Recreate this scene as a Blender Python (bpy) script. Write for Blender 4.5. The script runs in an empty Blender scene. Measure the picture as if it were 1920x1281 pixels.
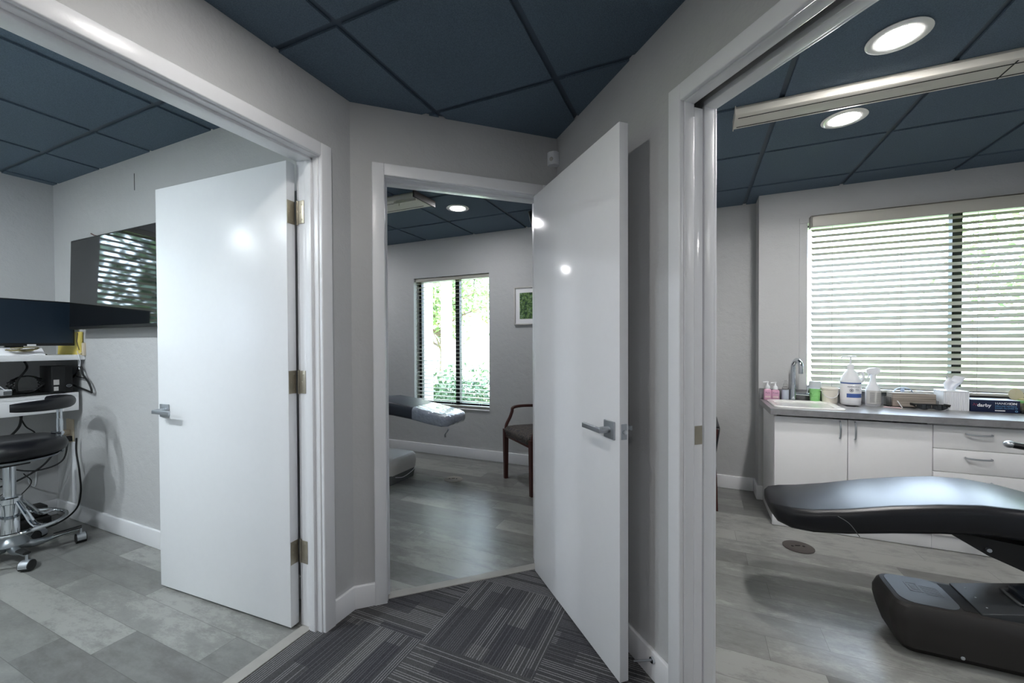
import bpy, bmesh, math, random
from mathutils import Vector, Matrix
random.seed(7)
S = bpy.context.scene
C = S.collection
# ---------------------------------------------------------------- camera, world, sun, exposure
F = 773.66; SY = 14.08; EYE = Vector((0, 0, 1.25))
yaw, pit, rol = [math.radians(a) for a in (-24.038, -0.719, -0.24)]
fw = Vector((math.sin(yaw)*math.cos(pit), math.cos(yaw)*math.cos(pit), math.sin(pit)))
rt = Vector((math.cos(yaw), -math.sin(yaw), 0)); up = rt.cross(fw)
rt2 = math.cos(rol)*rt + math.sin(rol)*up; up2 = -math.sin(rol)*rt + math.cos(rol)*up
cam = bpy.data.cameras.new('camera'); camo = bpy.data.objects.new('camera', cam); C.objects.link(camo)
cam.sensor_width = 36; cam.lens = F/1920*36; cam.shift_y = SY/1920; cam.clip_start = .02; cam.clip_end = 200
m3 = Matrix((rt2, up2, -fw)).transposed(); camo.matrix_world = Matrix.Translation(EYE) @ m3.to_4x4()
S.camera = camo
W = bpy.data.worlds.new('sky'); S.world = W; W.use_nodes = True
bg = W.node_tree.nodes['Background']; bg.inputs[0].default_value = (.66, .81, 1, 1); bg.inputs[1].default_value = 3.3
sun = bpy.data.lights.new('sun', 'SUN'); sun.energy = 4.2; sun.angle = math.radians(1); sun.color = (1, .95, .86)
suno = bpy.data.objects.new('sun', sun); C.objects.link(suno)
suno.rotation_euler = Vector((-.35, .75, -.85)).to_track_quat('-Z', 'Y').to_euler()
S.view_settings.view_transform = 'Standard'; S.view_settings.look = 'None'; S.view_settings.gamma = 1
S.view_settings.use_curve_mapping = False; S.view_settings.exposure = 2.3
S.cycles.sample_clamp_indirect = 6; S.cycles.caustics_reflective = False; S.cycles.caustics_refractive = False
S.cycles.max_bounces = 10; S.cycles.diffuse_bounces = 6; S.cycles.transparent_max_bounces = 12
LAMP = 80.0          # strength of each downlight lens
DEV = math.radians(-1.354)
cD = Vector((math.cos(math.pi/4+DEV), math.sin(math.pi/4+DEV), 0)); cC = Vector((-cD.y, cD.x, 0))
PLM = Vector((-1.473, 1.460, 0)); PMR = Vector((-.715, 2.206, 0))
ZC = 2.385           # corridor ceiling
Mw = lambda u, w=0, z=0: PLM + cD*u + cC*w + Vector((0, 0, z))    # middle wall: u along, w into the room behind
Rw = lambda u, w=0, z=0: PMR - cC*u + cD*w + Vector((0, 0, z))    # right wall
MF = Matrix(((cD.x, cC.x, 0, PLM.x), (cD.y, cC.y, 0, PLM.y), (0, 0, 1, 0), (0, 0, 0, 1)))
RF = Matrix(((-cC.x, cD.x, 0, PMR.x), (-cC.y, cD.y, 0, PMR.y), (0, 0, 1, 0), (0, 0, 0, 1)))
I4 = Matrix.Identity(4)

# ---------------------------------------------------------------- materials
def srgb(r, g, b):
    f = lambda c: (c/255/12.92) if c <= 10 else ((c/255+.055)/1.055)**2.4
    return (f(r), f(g), f(b), 1)
class NT:
    def __init__(s, name):
        s.m = bpy.data.materials.new(name); s.m.use_nodes = True; s.t = s.m.node_tree
        s.b = s.t.nodes['Principled BSDF']; s.out = s.t.nodes['Material Output']
        s.co = s.t.nodes.new('ShaderNodeTexCoord')
    def n(s, typ, **k):
        nd = s.t.nodes.new('ShaderNode'+typ)
        for a, v in k.items(): setattr(nd, a, v)
        return nd
    def l(s, a, b): s.t.links.new(a, b)
    def math(s, op, a, b=0.0, c=None):
        nd = s.n('Math', operation=op)
        for i, v in enumerate([a, b] + ([c] if c is not None else [])):
            if isinstance(v, (int, float)): nd.inputs[i].default_value = v
            else: s.l(v, nd.inputs[i])
        return nd.outputs[0]
    def ramp(s, fac, stops):
        r = s.n('ValToRGB'); e = r.color_ramp.elements
        while len(e) < len(stops): e.new(.5)
        for i, (p, c) in enumerate(stops): e[i].position = p; e[i].color = c
        s.l(fac, r.inputs[0]); return r.outputs[0]
    def noise(s, vec, scale, detail=3, rough=.5):
        nd = s.n('TexNoise'); nd.inputs['Scale'].default_value = scale; nd.inputs['Detail'].default_value = detail; nd.inputs['Roughness'].default_value = rough
        if vec is not None: s.l(vec, nd.inputs['Vector'])
        return nd.outputs[0]
    def bump(s, h, strength, dist=.01):
        b = s.n('Bump'); b.inputs['Strength'].default_value = strength; b.inputs['Distance'].default_value = dist
        s.l(h, b.inputs['Height']); s.l(b.outputs[0], s.b.inputs['Normal'])
    def mix(s, fac, a, b, mode='MIX'):
        nd = s.n('Mix', data_type='RGBA', blend_type=mode)
        for i, v in ((0, fac), (6, a), (7, b)):
            if hasattr(v, 'links'): s.l(v, nd.inputs[i])
            else: nd.inputs[i].default_value = v
        return nd.outputs[2]
def wpos(t):
    g = t.n('NewGeometry'); return g.outputs['Position']
def plain(name, col, rough=.5, metal=0, noise=0, nscale=30, bump=0, bscale=60, bdist=.002, coat=0, spec=.5, trans=0, ior=1.45):
    t = NT(name); t.b.inputs['Base Color'].default_value = col; t.b.inputs['Roughness'].default_value = rough
    t.b.inputs['Metallic'].default_value = metal; t.b.inputs['Coat Weight'].default_value = coat
    t.b.inputs['Specular IOR Level'].default_value = spec; t.b.inputs['Transmission Weight'].default_value = trans; t.b.inputs['IOR'].default_value = ior
    n = t.noise(t.co.outputs['Object'], nscale, 4)
    a = 1-max(noise, .03); k = t.n('MapRange'); k.inputs[3].default_value = a; k.inputs[4].default_value = 1.0
    t.l(n, k.inputs[0]); t.l(t.mix(1.0, col, k.outputs[0], 'MULTIPLY'), t.b.inputs['Base Color'])
    if bump: t.bump(t.noise(t.co.outputs['Object'], bscale, 2), bump, bdist)
    return t.m
def emis(name, col, s):
    t = NT(name); t.b.inputs['Base Color'].default_value = (.8, .8, .8, 1); t.b.inputs['Emission Color'].default_value = col; t.b.inputs['Emission Strength'].default_value = s
    return t.m
def wall_mat(name, col):
    t = NT(name); p = wpos(t); t.b.inputs['Roughness'].default_value = .55; t.b.inputs['Specular IOR Level'].default_value = .35
    n1 = t.noise(p, 14, 3); n2 = t.noise(p, 90, 2)
    h = t.math('ADD', t.math('MULTIPLY', t.math('SMOOTH_MIN', n1, .58, .1), 1.6), t.math('MULTIPLY', n2, .35))
    t.bump(h, .75, .004)
    k = t.n('MapRange'); k.inputs[3].default_value = .96; t.l(t.noise(p, 3, 4), k.inputs[0])
    t.l(t.mix(1.0, col, k.outputs[0], 'MULTIPLY'), t.b.inputs['Base Color']); return t.m
def plank_mat():
    t = NT('stone look plank'); p = wpos(t); sp = t.n('SeparateXYZ'); t.l(p, sp.inputs[0]); x, y = sp.outputs[0], sp.outputs[1]
    ry = t.math('DIVIDE', t.math('SUBTRACT', y, .0505), .1524); row = t.math('FLOOR', ry); fy = t.math('FRACT', ry)
    wn = t.n('TexWhiteNoise', noise_dimensions='1D'); t.l(row, wn.inputs['W'])
    rx = t.math('ADD', t.math('DIVIDE', x, 1.22), t.math('MULTIPLY', wn.outputs[0], 7.0)); colm = t.math('FLOOR', rx); fx = t.math('FRACT', rx)
    cb = t.n('CombineXYZ'); t.l(row, cb.inputs[0]); t.l(colm, cb.inputs[1])
    w2 = t.n('TexWhiteNoise', noise_dimensions='3D'); t.l(cb.outputs[0], w2.inputs['Vector'])
    off = t.n('VectorMath', operation='SCALE'); t.l(w2.outputs[1], off.inputs[0]); off.inputs['Scale'].default_value = 40
    ad = t.n('VectorMath', operation='ADD'); t.l(p, ad.inputs[0]); t.l(off.outputs[0], ad.inputs[1])
    mp = t.n('Mapping'); mp.inputs['Scale'].default_value = (1.0, 2.2, 1); t.l(ad.outputs[0], mp.inputs[0])
    big = t.noise(mp.outputs[0], 1.7, 3, .55); mid = t.noise(mp.outputs[0], 9, 6, .68); fine = t.noise(mp.outputs[0], 60, 5, .7)
    v = t.math('ADD', t.math('MULTIPLY', big, .5), t.math('ADD', t.math('MULTIPLY', mid, .62), t.math('MULTIPLY', fine, .22)))
    v = t.math('ADD', v, t.math('MULTIPLY', w2.outputs[0], .42))
    c = t.ramp(v, [(.50, srgb(98, 97, 95)), (.72, srgb(117, 118, 116)), (.90, srgb(132, 133, 130)), (1.0, srgb(152, 153, 149))])
    vein = t.noise(mp.outputs[0], 5.0, 8, .75)
    vs = t.ramp(vein, [(.52, (0, 0, 0, 1)), (.68, (1, 1, 1, 1))])
    c = t.mix(t.math('MULTIPLY', vs, .42), c, srgb(78, 75, 70))
    ed = t.math('MINIMUM', t.math('MULTIPLY', t.math('MINIMUM', fy, t.math('SUBTRACT', 1.0, fy)), .1524), t.math('MULTIPLY', t.math('MINIMUM', fx, t.math('SUBTRACT', 1.0, fx)), 1.22))
    seam = t.math('LESS_THAN', ed, .0011)
    c = t.mix(t.math('MULTIPLY', seam, .6), c, srgb(70, 70, 68)); t.l(c, t.b.inputs['Base Color'])
    rr = t.n('MapRange'); rr.inputs[3].default_value = .24; rr.inputs[4].default_value = .38; t.l(mid, rr.inputs[0]); t.l(rr.outputs[0], t.b.inputs['Roughness']); t.b.inputs['Specular IOR Level'].default_value = .7
    t.bump(t.math('SUBTRACT', t.math('MULTIPLY', mid, .5), seam), .12, .002); return t.m
def carpet_mat():
    t = NT('striped carpet tile'); p = wpos(t); sp = t.n('SeparateXYZ'); t.l(p, sp.inputs[0]); x, y = sp.outputs[0], sp.outputs[1]
    tx = t.math('DIVIDE', t.math('ADD', x, 1.05), .5); ty = t.math('DIVIDE', t.math('SUBTRACT', y, 1.41), .5)
    ix, iy = t.math('FLOOR', tx), t.math('FLOOR', ty)
    par = t.math('FLOORED_MODULO', t.math('ADD', ix, iy), 2.0)
    gp = lambda a, b: t.math('ADD', t.math('MULTIPLY', a, t.math('SUBTRACT', 1.0, par)), t.math('MULTIPLY', b, par))
    across = gp(x, y); along = gp(y, x)
    cb = t.n('CombineXYZ'); t.l(ix, cb.inputs[0]); t.l(iy, cb.inputs[1]); tn = t.n('TexWhiteNoise', noise_dimensions='3D'); t.l(cb.outputs[0], tn.inputs['Vector'])
    li = t.math('DIVIDE', across, .0100); lid = t.math('FLOOR', li); lf = t.math('FRACT', li)
    c2 = t.n('CombineXYZ'); t.l(lid, c2.inputs[0]); t.l(ix, c2.inputs[1]); t.l(iy, c2.inputs[2]); ln = t.n('TexWhiteNoise', noise_dimensions='3D'); t.l(c2.outputs[0], ln.inputs['Vector'])
    band = t.math('FLOOR', t.math('DIVIDE', across, .085)); seg = t.math('FLOOR', t.math('ADD', t.math('DIVIDE', along, .26), t.math('MULTIPLY', band, .37)))
    c3 = t.n('CombineXYZ'); t.l(band, c3.inputs[0]); t.l(seg, c3.inputs[1]); t.l(t.math('ADD', ix, t.math('MULTIPLY', iy, 9.0)), c3.inputs[2]); bn = t.n('TexWhiteNoise', noise_dimensions='3D'); t.l(c3.outputs[0], bn.inputs['Vector'])
    base = t.ramp(bn.outputs[0], [(0, srgb(66, 66, 71)), (.5, srgb(79, 79, 81)), (1, srgb(92, 92, 92))])
    amt = t.math('MULTIPLY', t.math('MULTIPLY', t.math('LESS_THAN', lf, .36), t.math('GREATER_THAN', ln.outputs[0], .3)), t.math('ADD', .2, t.math('MULTIPLY', t.math('GREATER_THAN', bn.outputs[0], .28), .42)))
    c = t.mix(amt, base, srgb(158, 158, 160))
    f = t.noise(p, 420, 3, .8); k = t.n('MapRange'); k.inputs[1].default_value = .3; k.inputs[2].default_value = .7; k.inputs[3].default_value = .4; k.inputs[4].default_value = 1.4; t.l(f, k.inputs[0])
    c = t.mix(1.0, c, k.outputs[0], 'MULTIPLY'); t.l(c, t.b.inputs['Base Color']); t.b.inputs['Roughness'].default_value = .95; t.b.inputs['Specular IOR Level'].default_value = .1
    t.bump(t.math('ADD', f, t.math('LESS_THAN', lf, .36)), .5, .003); return t.m
def ceil_mat():
    t = NT('navy ceiling tile'); p = wpos(t)
    c = t.ramp(t.noise(p, 260, 3, .7), [(.3, srgb(74, 91, 106)), (.7, srgb(101, 118, 134))]); t.l(c, t.b.inputs['Base Color']); t.b.inputs['Roughness'].default_value = .9
    t.bump(t.noise(p, 180, 3), .5, .003); return t.m
def counter_mat():
    t = NT('grey laminate'); p = wpos(t); c = t.ramp(t.noise(p, 12, 6, .7), [(.3, srgb(118, 118, 120)), (.7, srgb(148, 148, 151))]); t.l(c, t.b.inputs['Base Color']); t.b.inputs['Roughness'].default_value = .28
    return t.m
def glass_mat():
    t = NT('window glass'); t.t.nodes.remove(t.b); a = t.n('BsdfTransparent'); b = t.n('BsdfGlossy'); b.inputs['Roughness'].default_value = 0
    f = t.n('Fresnel'); f.inputs[0].default_value = 1.35; mx = t.n('MixShader'); t.l(f.outputs[0], mx.inputs[0]); t.l(a.outputs[0], mx.inputs[1]); t.l(b.outputs[0], mx.inputs[2]); t.l(mx.outputs[0], t.out.inputs[0])
    return t.m
def leaf_mat(name, c1, c2):
    t = NT(name); p = wpos(t); c = t.ramp(t.noise(p, 3, 3), [(.3, c1), (.7, c2)]); t.l(c, t.b.inputs['Base Color']); t.b.inputs['Roughness'].default_value = .5; return t.m
def screen_mat():
    return plain('dark screen', srgb(22, 27, 32), .12, spec=.9)
def pattern_mat():
    t = NT('patterned upholstery'); v = t.n('TexVoronoi', feature='DISTANCE_TO_EDGE'); v.inputs['Scale'].default_value = 26; t.l(t.co.outputs['Object'], v.inputs['Vector'])
    n = t.noise(t.co.outputs['Object'], 22, 5, .7)
    c = t.ramp(t.math('ADD', t.math('MULTIPLY', v.outputs[0], 1.4), t.math('MULTIPLY', n, .6)), [(.28, srgb(44, 42, 44)), (.42, srgb(96, 88, 82)), (.6, srgb(58, 56, 60))]); t.l(c, t.b.inputs['Base Color']); t.b.inputs['Roughness'].default_value = .8; return t.m
def picture_mat():
    t = NT('foliage print'); n = t.noise(t.co.outputs['Object'], 26, 8, .75)
    c = t.ramp(n, [(.36, srgb(16, 24, 26)), (.47, srgb(52, 84, 58)), (.55, srgb(120, 150, 78)), (.66, srgb(120, 140, 170))]); t.l(c, t.b.inputs['Base Color']); t.b.inputs['Roughness'].default_value = .3; return t.m
def paper_mat():
    t = NT('folded paper towels'); sp = t.n('SeparateXYZ'); t.l(t.co.outputs['Object'], sp.inputs[0])
    mp = t.n('Mapping'); mp.inputs['Scale'].default_value = (3, 3, 220); t.l(t.co.outputs['Object'], mp.inputs[0])
    c = t.ramp(t.noise(mp.outputs[0], 1, 3), [(.35, srgb(112, 104, 96)), (.65, srgb(178, 168, 158))]); t.l(c, t.b.inputs['Base Color']); t.b.inputs['Roughness'].default_value = .9; return t.m
wallp = wall_mat('grey wall paint', srgb(192, 193, 194))
white = plain('white semigloss paint', srgb(236, 237, 240), .28, bump=.08, bscale=160)
whitem = plain('white laminate', srgb(246, 246, 247), .35)
blindw = plain('cream blind vinyl', srgb(180, 178, 169), .4)
doorpaint = plain('white door paint', srgb(240, 241, 244), .13, bump=.1, bscale=110, bdist=.001, spec=.3); planks = plank_mat(); carpet = carpet_mat(); navy = ceil_mat(); navyg = plain('navy grid paint', srgb(62, 77, 92), .5)
vinyl = plain('black vinyl', srgb(16, 17, 22), .34, bump=.15, bscale=400, bdist=.001)
vinylg = plain('blue black vinyl', srgb(40, 46, 56), .33, bump=.15, bscale=400, bdist=.001)
blackp = plain('black plastic', srgb(24, 25, 26), .5); blackm = plain('matt black', srgb(14, 15, 16), .7)
darkbase = plain('charcoal moulded cover', srgb(44, 42, 41), .5, bump=.1, bscale=500, bdist=.001)
greyplate = plain('grey cover plate', srgb(76, 82, 87), .42)
lgrey = plain('light grey cover', srgb(196, 193, 190), .45); mgrey = plain('mid grey rubber', srgb(104, 106, 108), .6)
chrome = plain('chrome', srgb(215, 220, 225), .08, 1); satin = plain('satin steel', srgb(186, 191, 197), .36, .9)
brass = plain('worn nickel', srgb(196, 188, 170), .42, .85, noise=.35); alu = plain('cast aluminium', srgb(140, 146, 150), .35, .8)
wood = plain('cherry wood', srgb(74, 38, 34), .35, noise=.4, nscale=20); upholst = pattern_mat()
laminate = counter_mat(); glass = glass_mat(); blackfr = plain('black window frame', srgb(28, 32, 34), .45)
gwhite = plain('glossy white', srgb(240, 240, 238), .12, coat=.3); wplast = plain('white plastic', srgb(232, 234, 238), .35)
clearp = plain('clear plastic', (1, 1, 1, 1), .05, trans=.9, ior=1.2); pinkl = plain('pink liquid', srgb(206, 158, 184), .12, coat=.5)
green = plain('green plastic', srgb(140, 205, 130), .4); blue = plain('blue print', srgb(72, 100, 165), .4); navyb = plain('navy carton', srgb(22, 34, 66), .4)
lblue = plain('light blue print', srgb(110, 160, 205), .4); white_ink = plain('white print', srgb(245, 245, 248), .4); dark_ink = plain('dark print', srgb(70, 74, 90), .5)
yellow = plain('yellow folder', srgb(226, 206, 110), .6); yel2 = plain('pale yellow carton', srgb(222, 216, 172), .6); beige = plain('beige card', srgb(205, 198, 172), .6)
pinkc = plain('pink card', srgb(214, 186, 190), .6); tissue = plain('tissue paper', srgb(240, 242, 250), .8); redi = plain('red print', srgb(200, 70, 90), .5)
lblt = plain('pale blue wrap', srgb(196, 214, 246), .5); screen = screen_mat(); pic = picture_mat(); towel = paper_mat(); almond = plain('almond plastic', srgb(214, 200, 178), .5)
film = plain('clear film with painted glare', srgb(150, 158, 172), .1, coat=1, bump=1, bscale=22, bdist=.02); floorp = plain('taupe floor plate', srgb(150, 146, 140), .5); darkfl = plain('brown floor plate', srgb(74, 68, 66), .5)  # film: pale base colour stands in for glare on the clear wrap
trackm = plain('off white fixture enamel', srgb(214, 210, 200), .4); concrete = plain('pale concrete', srgb(205, 202, 196), .8, noise=.15, nscale=6)
grass = leaf_mat('lawn grass', srgb(120, 150, 70), srgb(170, 190, 110)); asphalt = plain('driveway', srgb(190, 190, 188), .9)
leafA = leaf_mat('fresh leaves', srgb(90, 126, 74), srgb(150, 178, 116)); leafB = leaf_mat('hedge leaves', srgb(62, 88, 66), srgb(122, 148, 108)); leafD = leaf_mat('grey green leaves', srgb(58, 78, 68), srgb(112, 132, 112)); stripm = plain('pale stone transition strip', srgb(172, 170, 165), .45, noise=.25, nscale=18); leafC = leaf_mat('dry leaves', srgb(140, 110, 96), srgb(120, 150, 90)); bark = plain('bark', srgb(96, 82, 72), .9)  # leafD is a duller, greyer green than the other leaves
lampw = emis('lamp lens', (1, .98, .96, 1), LAMP); lampc = emis('cool lamp lens', (.89, .96, 1, 1), LAMP*1.75); lampd = emis('dim lamp lens', (1, .97, .93, 1), LAMP*.62); lampe = emis('faint fill lens', (1, .97, .93, 1), LAMP*.40); lampm = emis('soft lamp lens', (.98, .98, 1, 1), LAMP*.66)

# ---------------------------------------------------------------- mesh builder
class MB:
    def __init__(s): s.v = []; s.f = []
    def add(s, vs, fs, M=None):
        o = len(s.v)
        for p in vs:
            p = Vector(p); s.v.append(M @ p if M else p)
        s.f += [tuple(o+i for i in f) for f in fs]; return s
    def box(s, x0, x1, y0, y1, z0, z1, M=None, bev=0):
        if bev:
            bm = bmesh.new(); bmesh.ops.create_cube(bm, size=1)
            for v in bm.verts: v.co = Vector(((x0+x1)/2+v.co.x*(x1-x0), (y0+y1)/2+v.co.y*(y1-y0), (z0+z1)/2+v.co.z*(z1-z0)))
            bmesh.ops.bevel(bm, geom=bm.edges[:], offset=min(bev, .49*min(abs(x1-x0), abs(y1-y0), abs(z1-z0))), segments=3, profile=.5, affect='EDGES')
            s.bm(bm, M); return s
        return s.add([(x0, y0, z0), (x1, y0, z0), (x1, y1, z0), (x0, y1, z0), (x0, y0, z1), (x1, y0, z1), (x1, y1, z1), (x0, y1, z1)],
                     [(0, 3, 2, 1), (4, 5, 6, 7), (0, 1, 5, 4), (1, 2, 6, 5), (2, 3, 7, 6), (3, 0, 4, 7)], M)
    def bm(s, bm, M=None):
        bm.verts.index_update(); s.add([v.co.copy() for v in bm.verts], [[v.index for v in f.verts] for f in bm.faces], M); bm.free(); return s
    def prism(s, poly, z0, z1, M=None):
        n = len(poly)
        return s.add([(x, y, z0) for x, y in poly]+[(x, y, z1) for x, y in poly], [tuple(range(n))[::-1], tuple(range(n, 2*n))]+[(i, (i+1) % n, n+(i+1) % n, n+i) for i in range(n)], M)
    def loft(s, rings, caps=True, M=None, closed=False):
        n = len(rings[0]); vs = [p for r in rings for p in r]; fs = []
        K = len(rings)
        for k in range(K if closed else K-1):
            a, b = k*n, ((k+1) % K)*n
            fs += [(a+i, a+(i+1) % n, b+(i+1) % n, b+i) for i in range(n)]
        if caps and not closed: fs += [tuple(range(n))[::-1], tuple(range((K-1)*n, K*n))]
        return s.add(vs, fs, M)
    def lathe(s, prof, c=(0, 0, 0), n=24, M=None, sx=1, sy=1):
        return s.loft([[(c[0]+r*sx*math.cos(2*math.pi*i/n), c[1]+r*sy*math.sin(2*math.pi*i/n), c[2]+z) for i in range(n)] for r, z in prof], True, M)
    def tube(s, pts, r, n=8, closed=False, flat=1, M=None):
        pts = [Vector(p) for p in pts]; K = len(pts); rings = []; prev = None
        for i, p in enumerate(pts):
            a = pts[(i-1) % K] if (closed or i > 0) else p; b = pts[(i+1) % K] if (closed or i < K-1) else p
            d = (b-a).normalized()
            if prev is None: u = d.cross(Vector((0, 0, 1))); u = u if u.length > .05 else d.cross(Vector((1, 0, 0)))
            else: u = prev - d*prev.dot(d)
            u.normalize(); prev = u; w = d.cross(u); rr = r[i] if isinstance(r, (list, tuple)) else r
            rings.append([p+u*rr*math.cos(2*math.pi*k/n)+w*rr*flat*math.sin(2*math.pi*k/n) for k in range(n)])
        return s.loft(rings, not closed, M, closed)
    def sphere(s, c, rx, ry=None, rz=None, n=12, M=None):
        ry = ry or rx; rz = rz or rx; c = Vector(c)
        return s.loft([[c+Vector((rx*math.sin(a)*math.cos(2*math.pi*i/n), ry*math.sin(a)*math.sin(2*math.pi*i/n), -rz*math.cos(a))) for i in range(n)] for a in [math.pi*(k+.02)/(n*.5+.04) for k in range(n//2+1)]], True, M)
def rrect(x0, x1, y0, y1, r, n=5):
    p = []
    for cx, cy, a0 in ((x1-r, y1-r, 0), (x0+r, y1-r, 90), (x0+r, y0+r, 180), (x1-r, y0+r, 270)):
        for k in range(n+1):
            a = math.radians(a0+90*k/n); p.append((cx+r*math.cos(a), cy+r*math.sin(a)))
    return p
def spline(pts, n=8):
    P = [Vector(p) for p in pts]; out = []
    for i in range(len(P)-1):
        a = P[i-1] if i else P[0]*2-P[1]; b, c = P[i], P[i+1]; d = P[i+2] if i+2 < len(P) else P[-1]*2-P[-2]
        for k in range(n):
            t = k/n; out.append(.5*((2*b)+(c-a)*t+(2*a-5*b+4*c-d)*t*t+(3*b-a-3*c+d)*t**3))
    return out+[P[-1]]
def wloc(o):
    v = Vector((0, 0, 0))
    while o: v += o.location; o = o.parent
    return v
def build(name, mb, mat, parent=None, base=None, smooth=35):
    me = bpy.data.meshes.new(name)
    org = wloc(parent) if parent else Vector((0, 0, 0))
    if base is None and not parent:
        xs = [v.x for v in mb.v]; ys = [v.y for v in mb.v]; base = Vector(((min(xs)+max(xs))/2, (min(ys)+max(ys))/2, min(v.z for v in mb.v)))
    loc = (Vector(base)-org) if base is not None else Vector((0, 0, 0))
    off = org+loc
    me.from_pydata([v-off for v in mb.v], [], mb.f); me.materials.append(mat)
    bm = bmesh.new(); bm.from_mesh(me); bmesh.ops.recalc_face_normals(bm, faces=bm.faces); bm.to_mesh(me); bm.free()
    me.polygons.foreach_set('use_smooth', [True]*len(me.polygons)); me.set_sharp_from_angle(angle=math.radians(smooth))
    o = bpy.data.objects.new(name, me); o.location = loc; C.objects.link(o)
    if parent: o.parent = parent
    return o
def tag(o, label=None, cat=None, group=None, kind=None):
    for k, v in (('label', label), ('category', cat), ('group', group), ('kind', kind)):
        if v: o[k] = v
    return o
def thing(name, loc, label, cat, group=None, kind=None):
    o = bpy.data.objects.new(name, None); o.empty_display_size = .05; o.location = loc; C.objects.link(o); return tag(o, label, cat, group, kind)
def solo(name, mb, mat, label, cat, group=None, kind=None, base=None, smooth=35):
    return tag(build(name, mb, mat, None, base, smooth), label, cat, group, kind)
def struct(name, mb, mat, parent=None, **k):
    o = build(name, mb, mat, parent, **k)
    if not parent: o['kind'] = 'structure'
    return o
def text(name, body, size, mat, origin, xd, yd, parent, align='LEFT', sx=1, ext=.0004, bold=0):
    cu = bpy.data.curves.new(name, 'FONT'); cu.body = body; cu.size = size; cu.align_x = align; cu.extrude = ext; cu.offset = bold
    t = bpy.data.objects.new('tmp', cu); C.objects.link(t); dg = bpy.context.evaluated_depsgraph_get()
    me = bpy.data.meshes.new_from_object(t.evaluated_get(dg)); C.objects.unlink(t); bpy.data.objects.remove(t)
    xd = Vector(xd).normalized(); yd = Vector(yd).normalized(); zd = xd.cross(yd)
    M = Matrix(((xd.x*sx, yd.x, zd.x, origin[0]), (xd.y*sx, yd.y, zd.y, origin[1]), (xd.z*sx, yd.z, zd.z, origin[2]), (0, 0, 0, 1)))
    me.transform(Matrix.Translation(-wloc(parent)) @ M); me.materials.clear(); me.materials.append(mat); me.name = name
    o = bpy.data.objects.new(name, me); C.objects.link(o); o.parent = parent; return o

# ---------------------------------------------------------------- setting: floors, walls, ceilings
mb = MB(); mb.box(-4.6, 3.4, -2.7, 4.2, -.08, 0); struct('floor', mb, planks)
thrL = -1.535; wM = .014
cpoly = [(-1.473, -2.5), (.94, -2.5), (.94, .47), (PMR.x, PMR.y), (Mw(.99).x, Mw(.99).y), (Mw(.96, wM).x, Mw(.96, wM).y), (Mw(.155, wM).x, Mw(.155, wM).y), (Mw(.14).x, Mw(.14).y), (PLM.x, PLM.y), (-1.473, 1.277), (thrL, 1.277), (thrL, .36), (-1.473, .36)]
cr = [Rw(1.9, 0), Rw(1.9, .04), Rw(.99, .04), Rw(.99, 0)]
cpoly = cpoly[:3]+[(p.x, p.y) for p in cr]+cpoly[3:]
mb = MB(); mb.prism(cpoly, .0005, .006); struct('floor', mb, carpet)
H = 2.50
def wall(name, *boxes, M=None, polys=()):
    mb = MB()
    for b in boxes: mb.box(*b, M=M)
    for p in polys: mb.prism(p, 0, H, M)
    return struct(name, mb, wallp)
# corridor left wall with doorway, the pillar and the partition behind
wall('wall_left', (-1.59, -1.473, -2.5, .342, 0, H), (-1.59, -1.473, .342, 1.296, 2.07, H),
     polys=[[(-1.473, 1.296), (PLM.x, PLM.y), tuple(Mw(.136).xy), tuple(Mw(.136, .12).xy), (-1.59, 1.54), (-1.59, 1.296)]])
wall('wall_partition', (-4.35, -1.59, 1.422, 1.54, 0, H))
mb = MB(); mb.box(.136, .984, 0, .12, 2.07, H, MF); mb.box(.984, 1.063, 0, .12, 0, H, MF)
struct('wall_middle', mb, wallp)
# right wall: two skins hold the sliding door's pocket
mb = MB(); mb.box(0, .968, 0, .04, 0, H, RF); mb.box(0, .968, .083, .125, 0, H, RF); mb.box(-.02, .05, 0, .125, 0, H, RF)
mb.box(.968, 1.92, 0, .04, 2.07, H, RF); mb.box(.968, 1.92, .083, .125, 2.07, H, RF); mb.box(.968, 1.92, .04, .083, 2.13, H, RF); mb.box(1.92, 2.55, 0, .125, 0, H, RF)
struct('wall_right', mb, wallp)
wall('wall_back', (-1.6, 1.06, -2.62, -2.5, 0, H))
wall('wall_side', (.94, 1.06, -2.5, .47, 0, H))
wall('wall_south', (1.06, 3.3, .42, .54, 0, H), (-4.45, -1.59, -2.32, -2.2, 0, H))
wall('wall_east', (3.2, 3.32, .42, 4.1, 0, H))
wall('wall_divider', (-.50, -.40, 2.36, 4.1, 0, H))
LW = (-1.60, 1.01, 1.22, 2.28)      # window of the left room in its far wall (y0,y1,z0,z1)
wall('wall_west', (-4.5, -4.35, -2.3, LW[0], 0, H), (-4.5, -4.35, LW[1], 4.1, 0, H), (-4.5, -4.35, LW[0], LW[1], 0, LW[2]), (-4.5, -4.35, LW[0], LW[1], LW[3], H))
MWn = (-2.994, -2.014, .53, 2.009)  # middle room window
wall('wall_window', (-4.5, MWn[0], 3.92, 4.12, 0, H), (MWn[1], -.45, 3.92, 4.12, 0, H), (MWn[0], MWn[1], 3.92, 4.12, 0, MWn[2]), (MWn[0], MWn[1], 3.92, 4.12, MWn[3], H))
RWn = (.775, 2.55, .90, 2.16)
wall('wall_window', (.455, RWn[0], 3.80, 4.12, 0, H), (RWn[1], 3.3, 3.80, 4.12, 0, H), (RWn[0], RWn[1], 3.80, 4.12, 0, RWn[2]), (RWn[0], RWn[1], 3.80, 4.12, RWn[3], H), (-.45, .455, 3.99, 4.12, 0, H))
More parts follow.
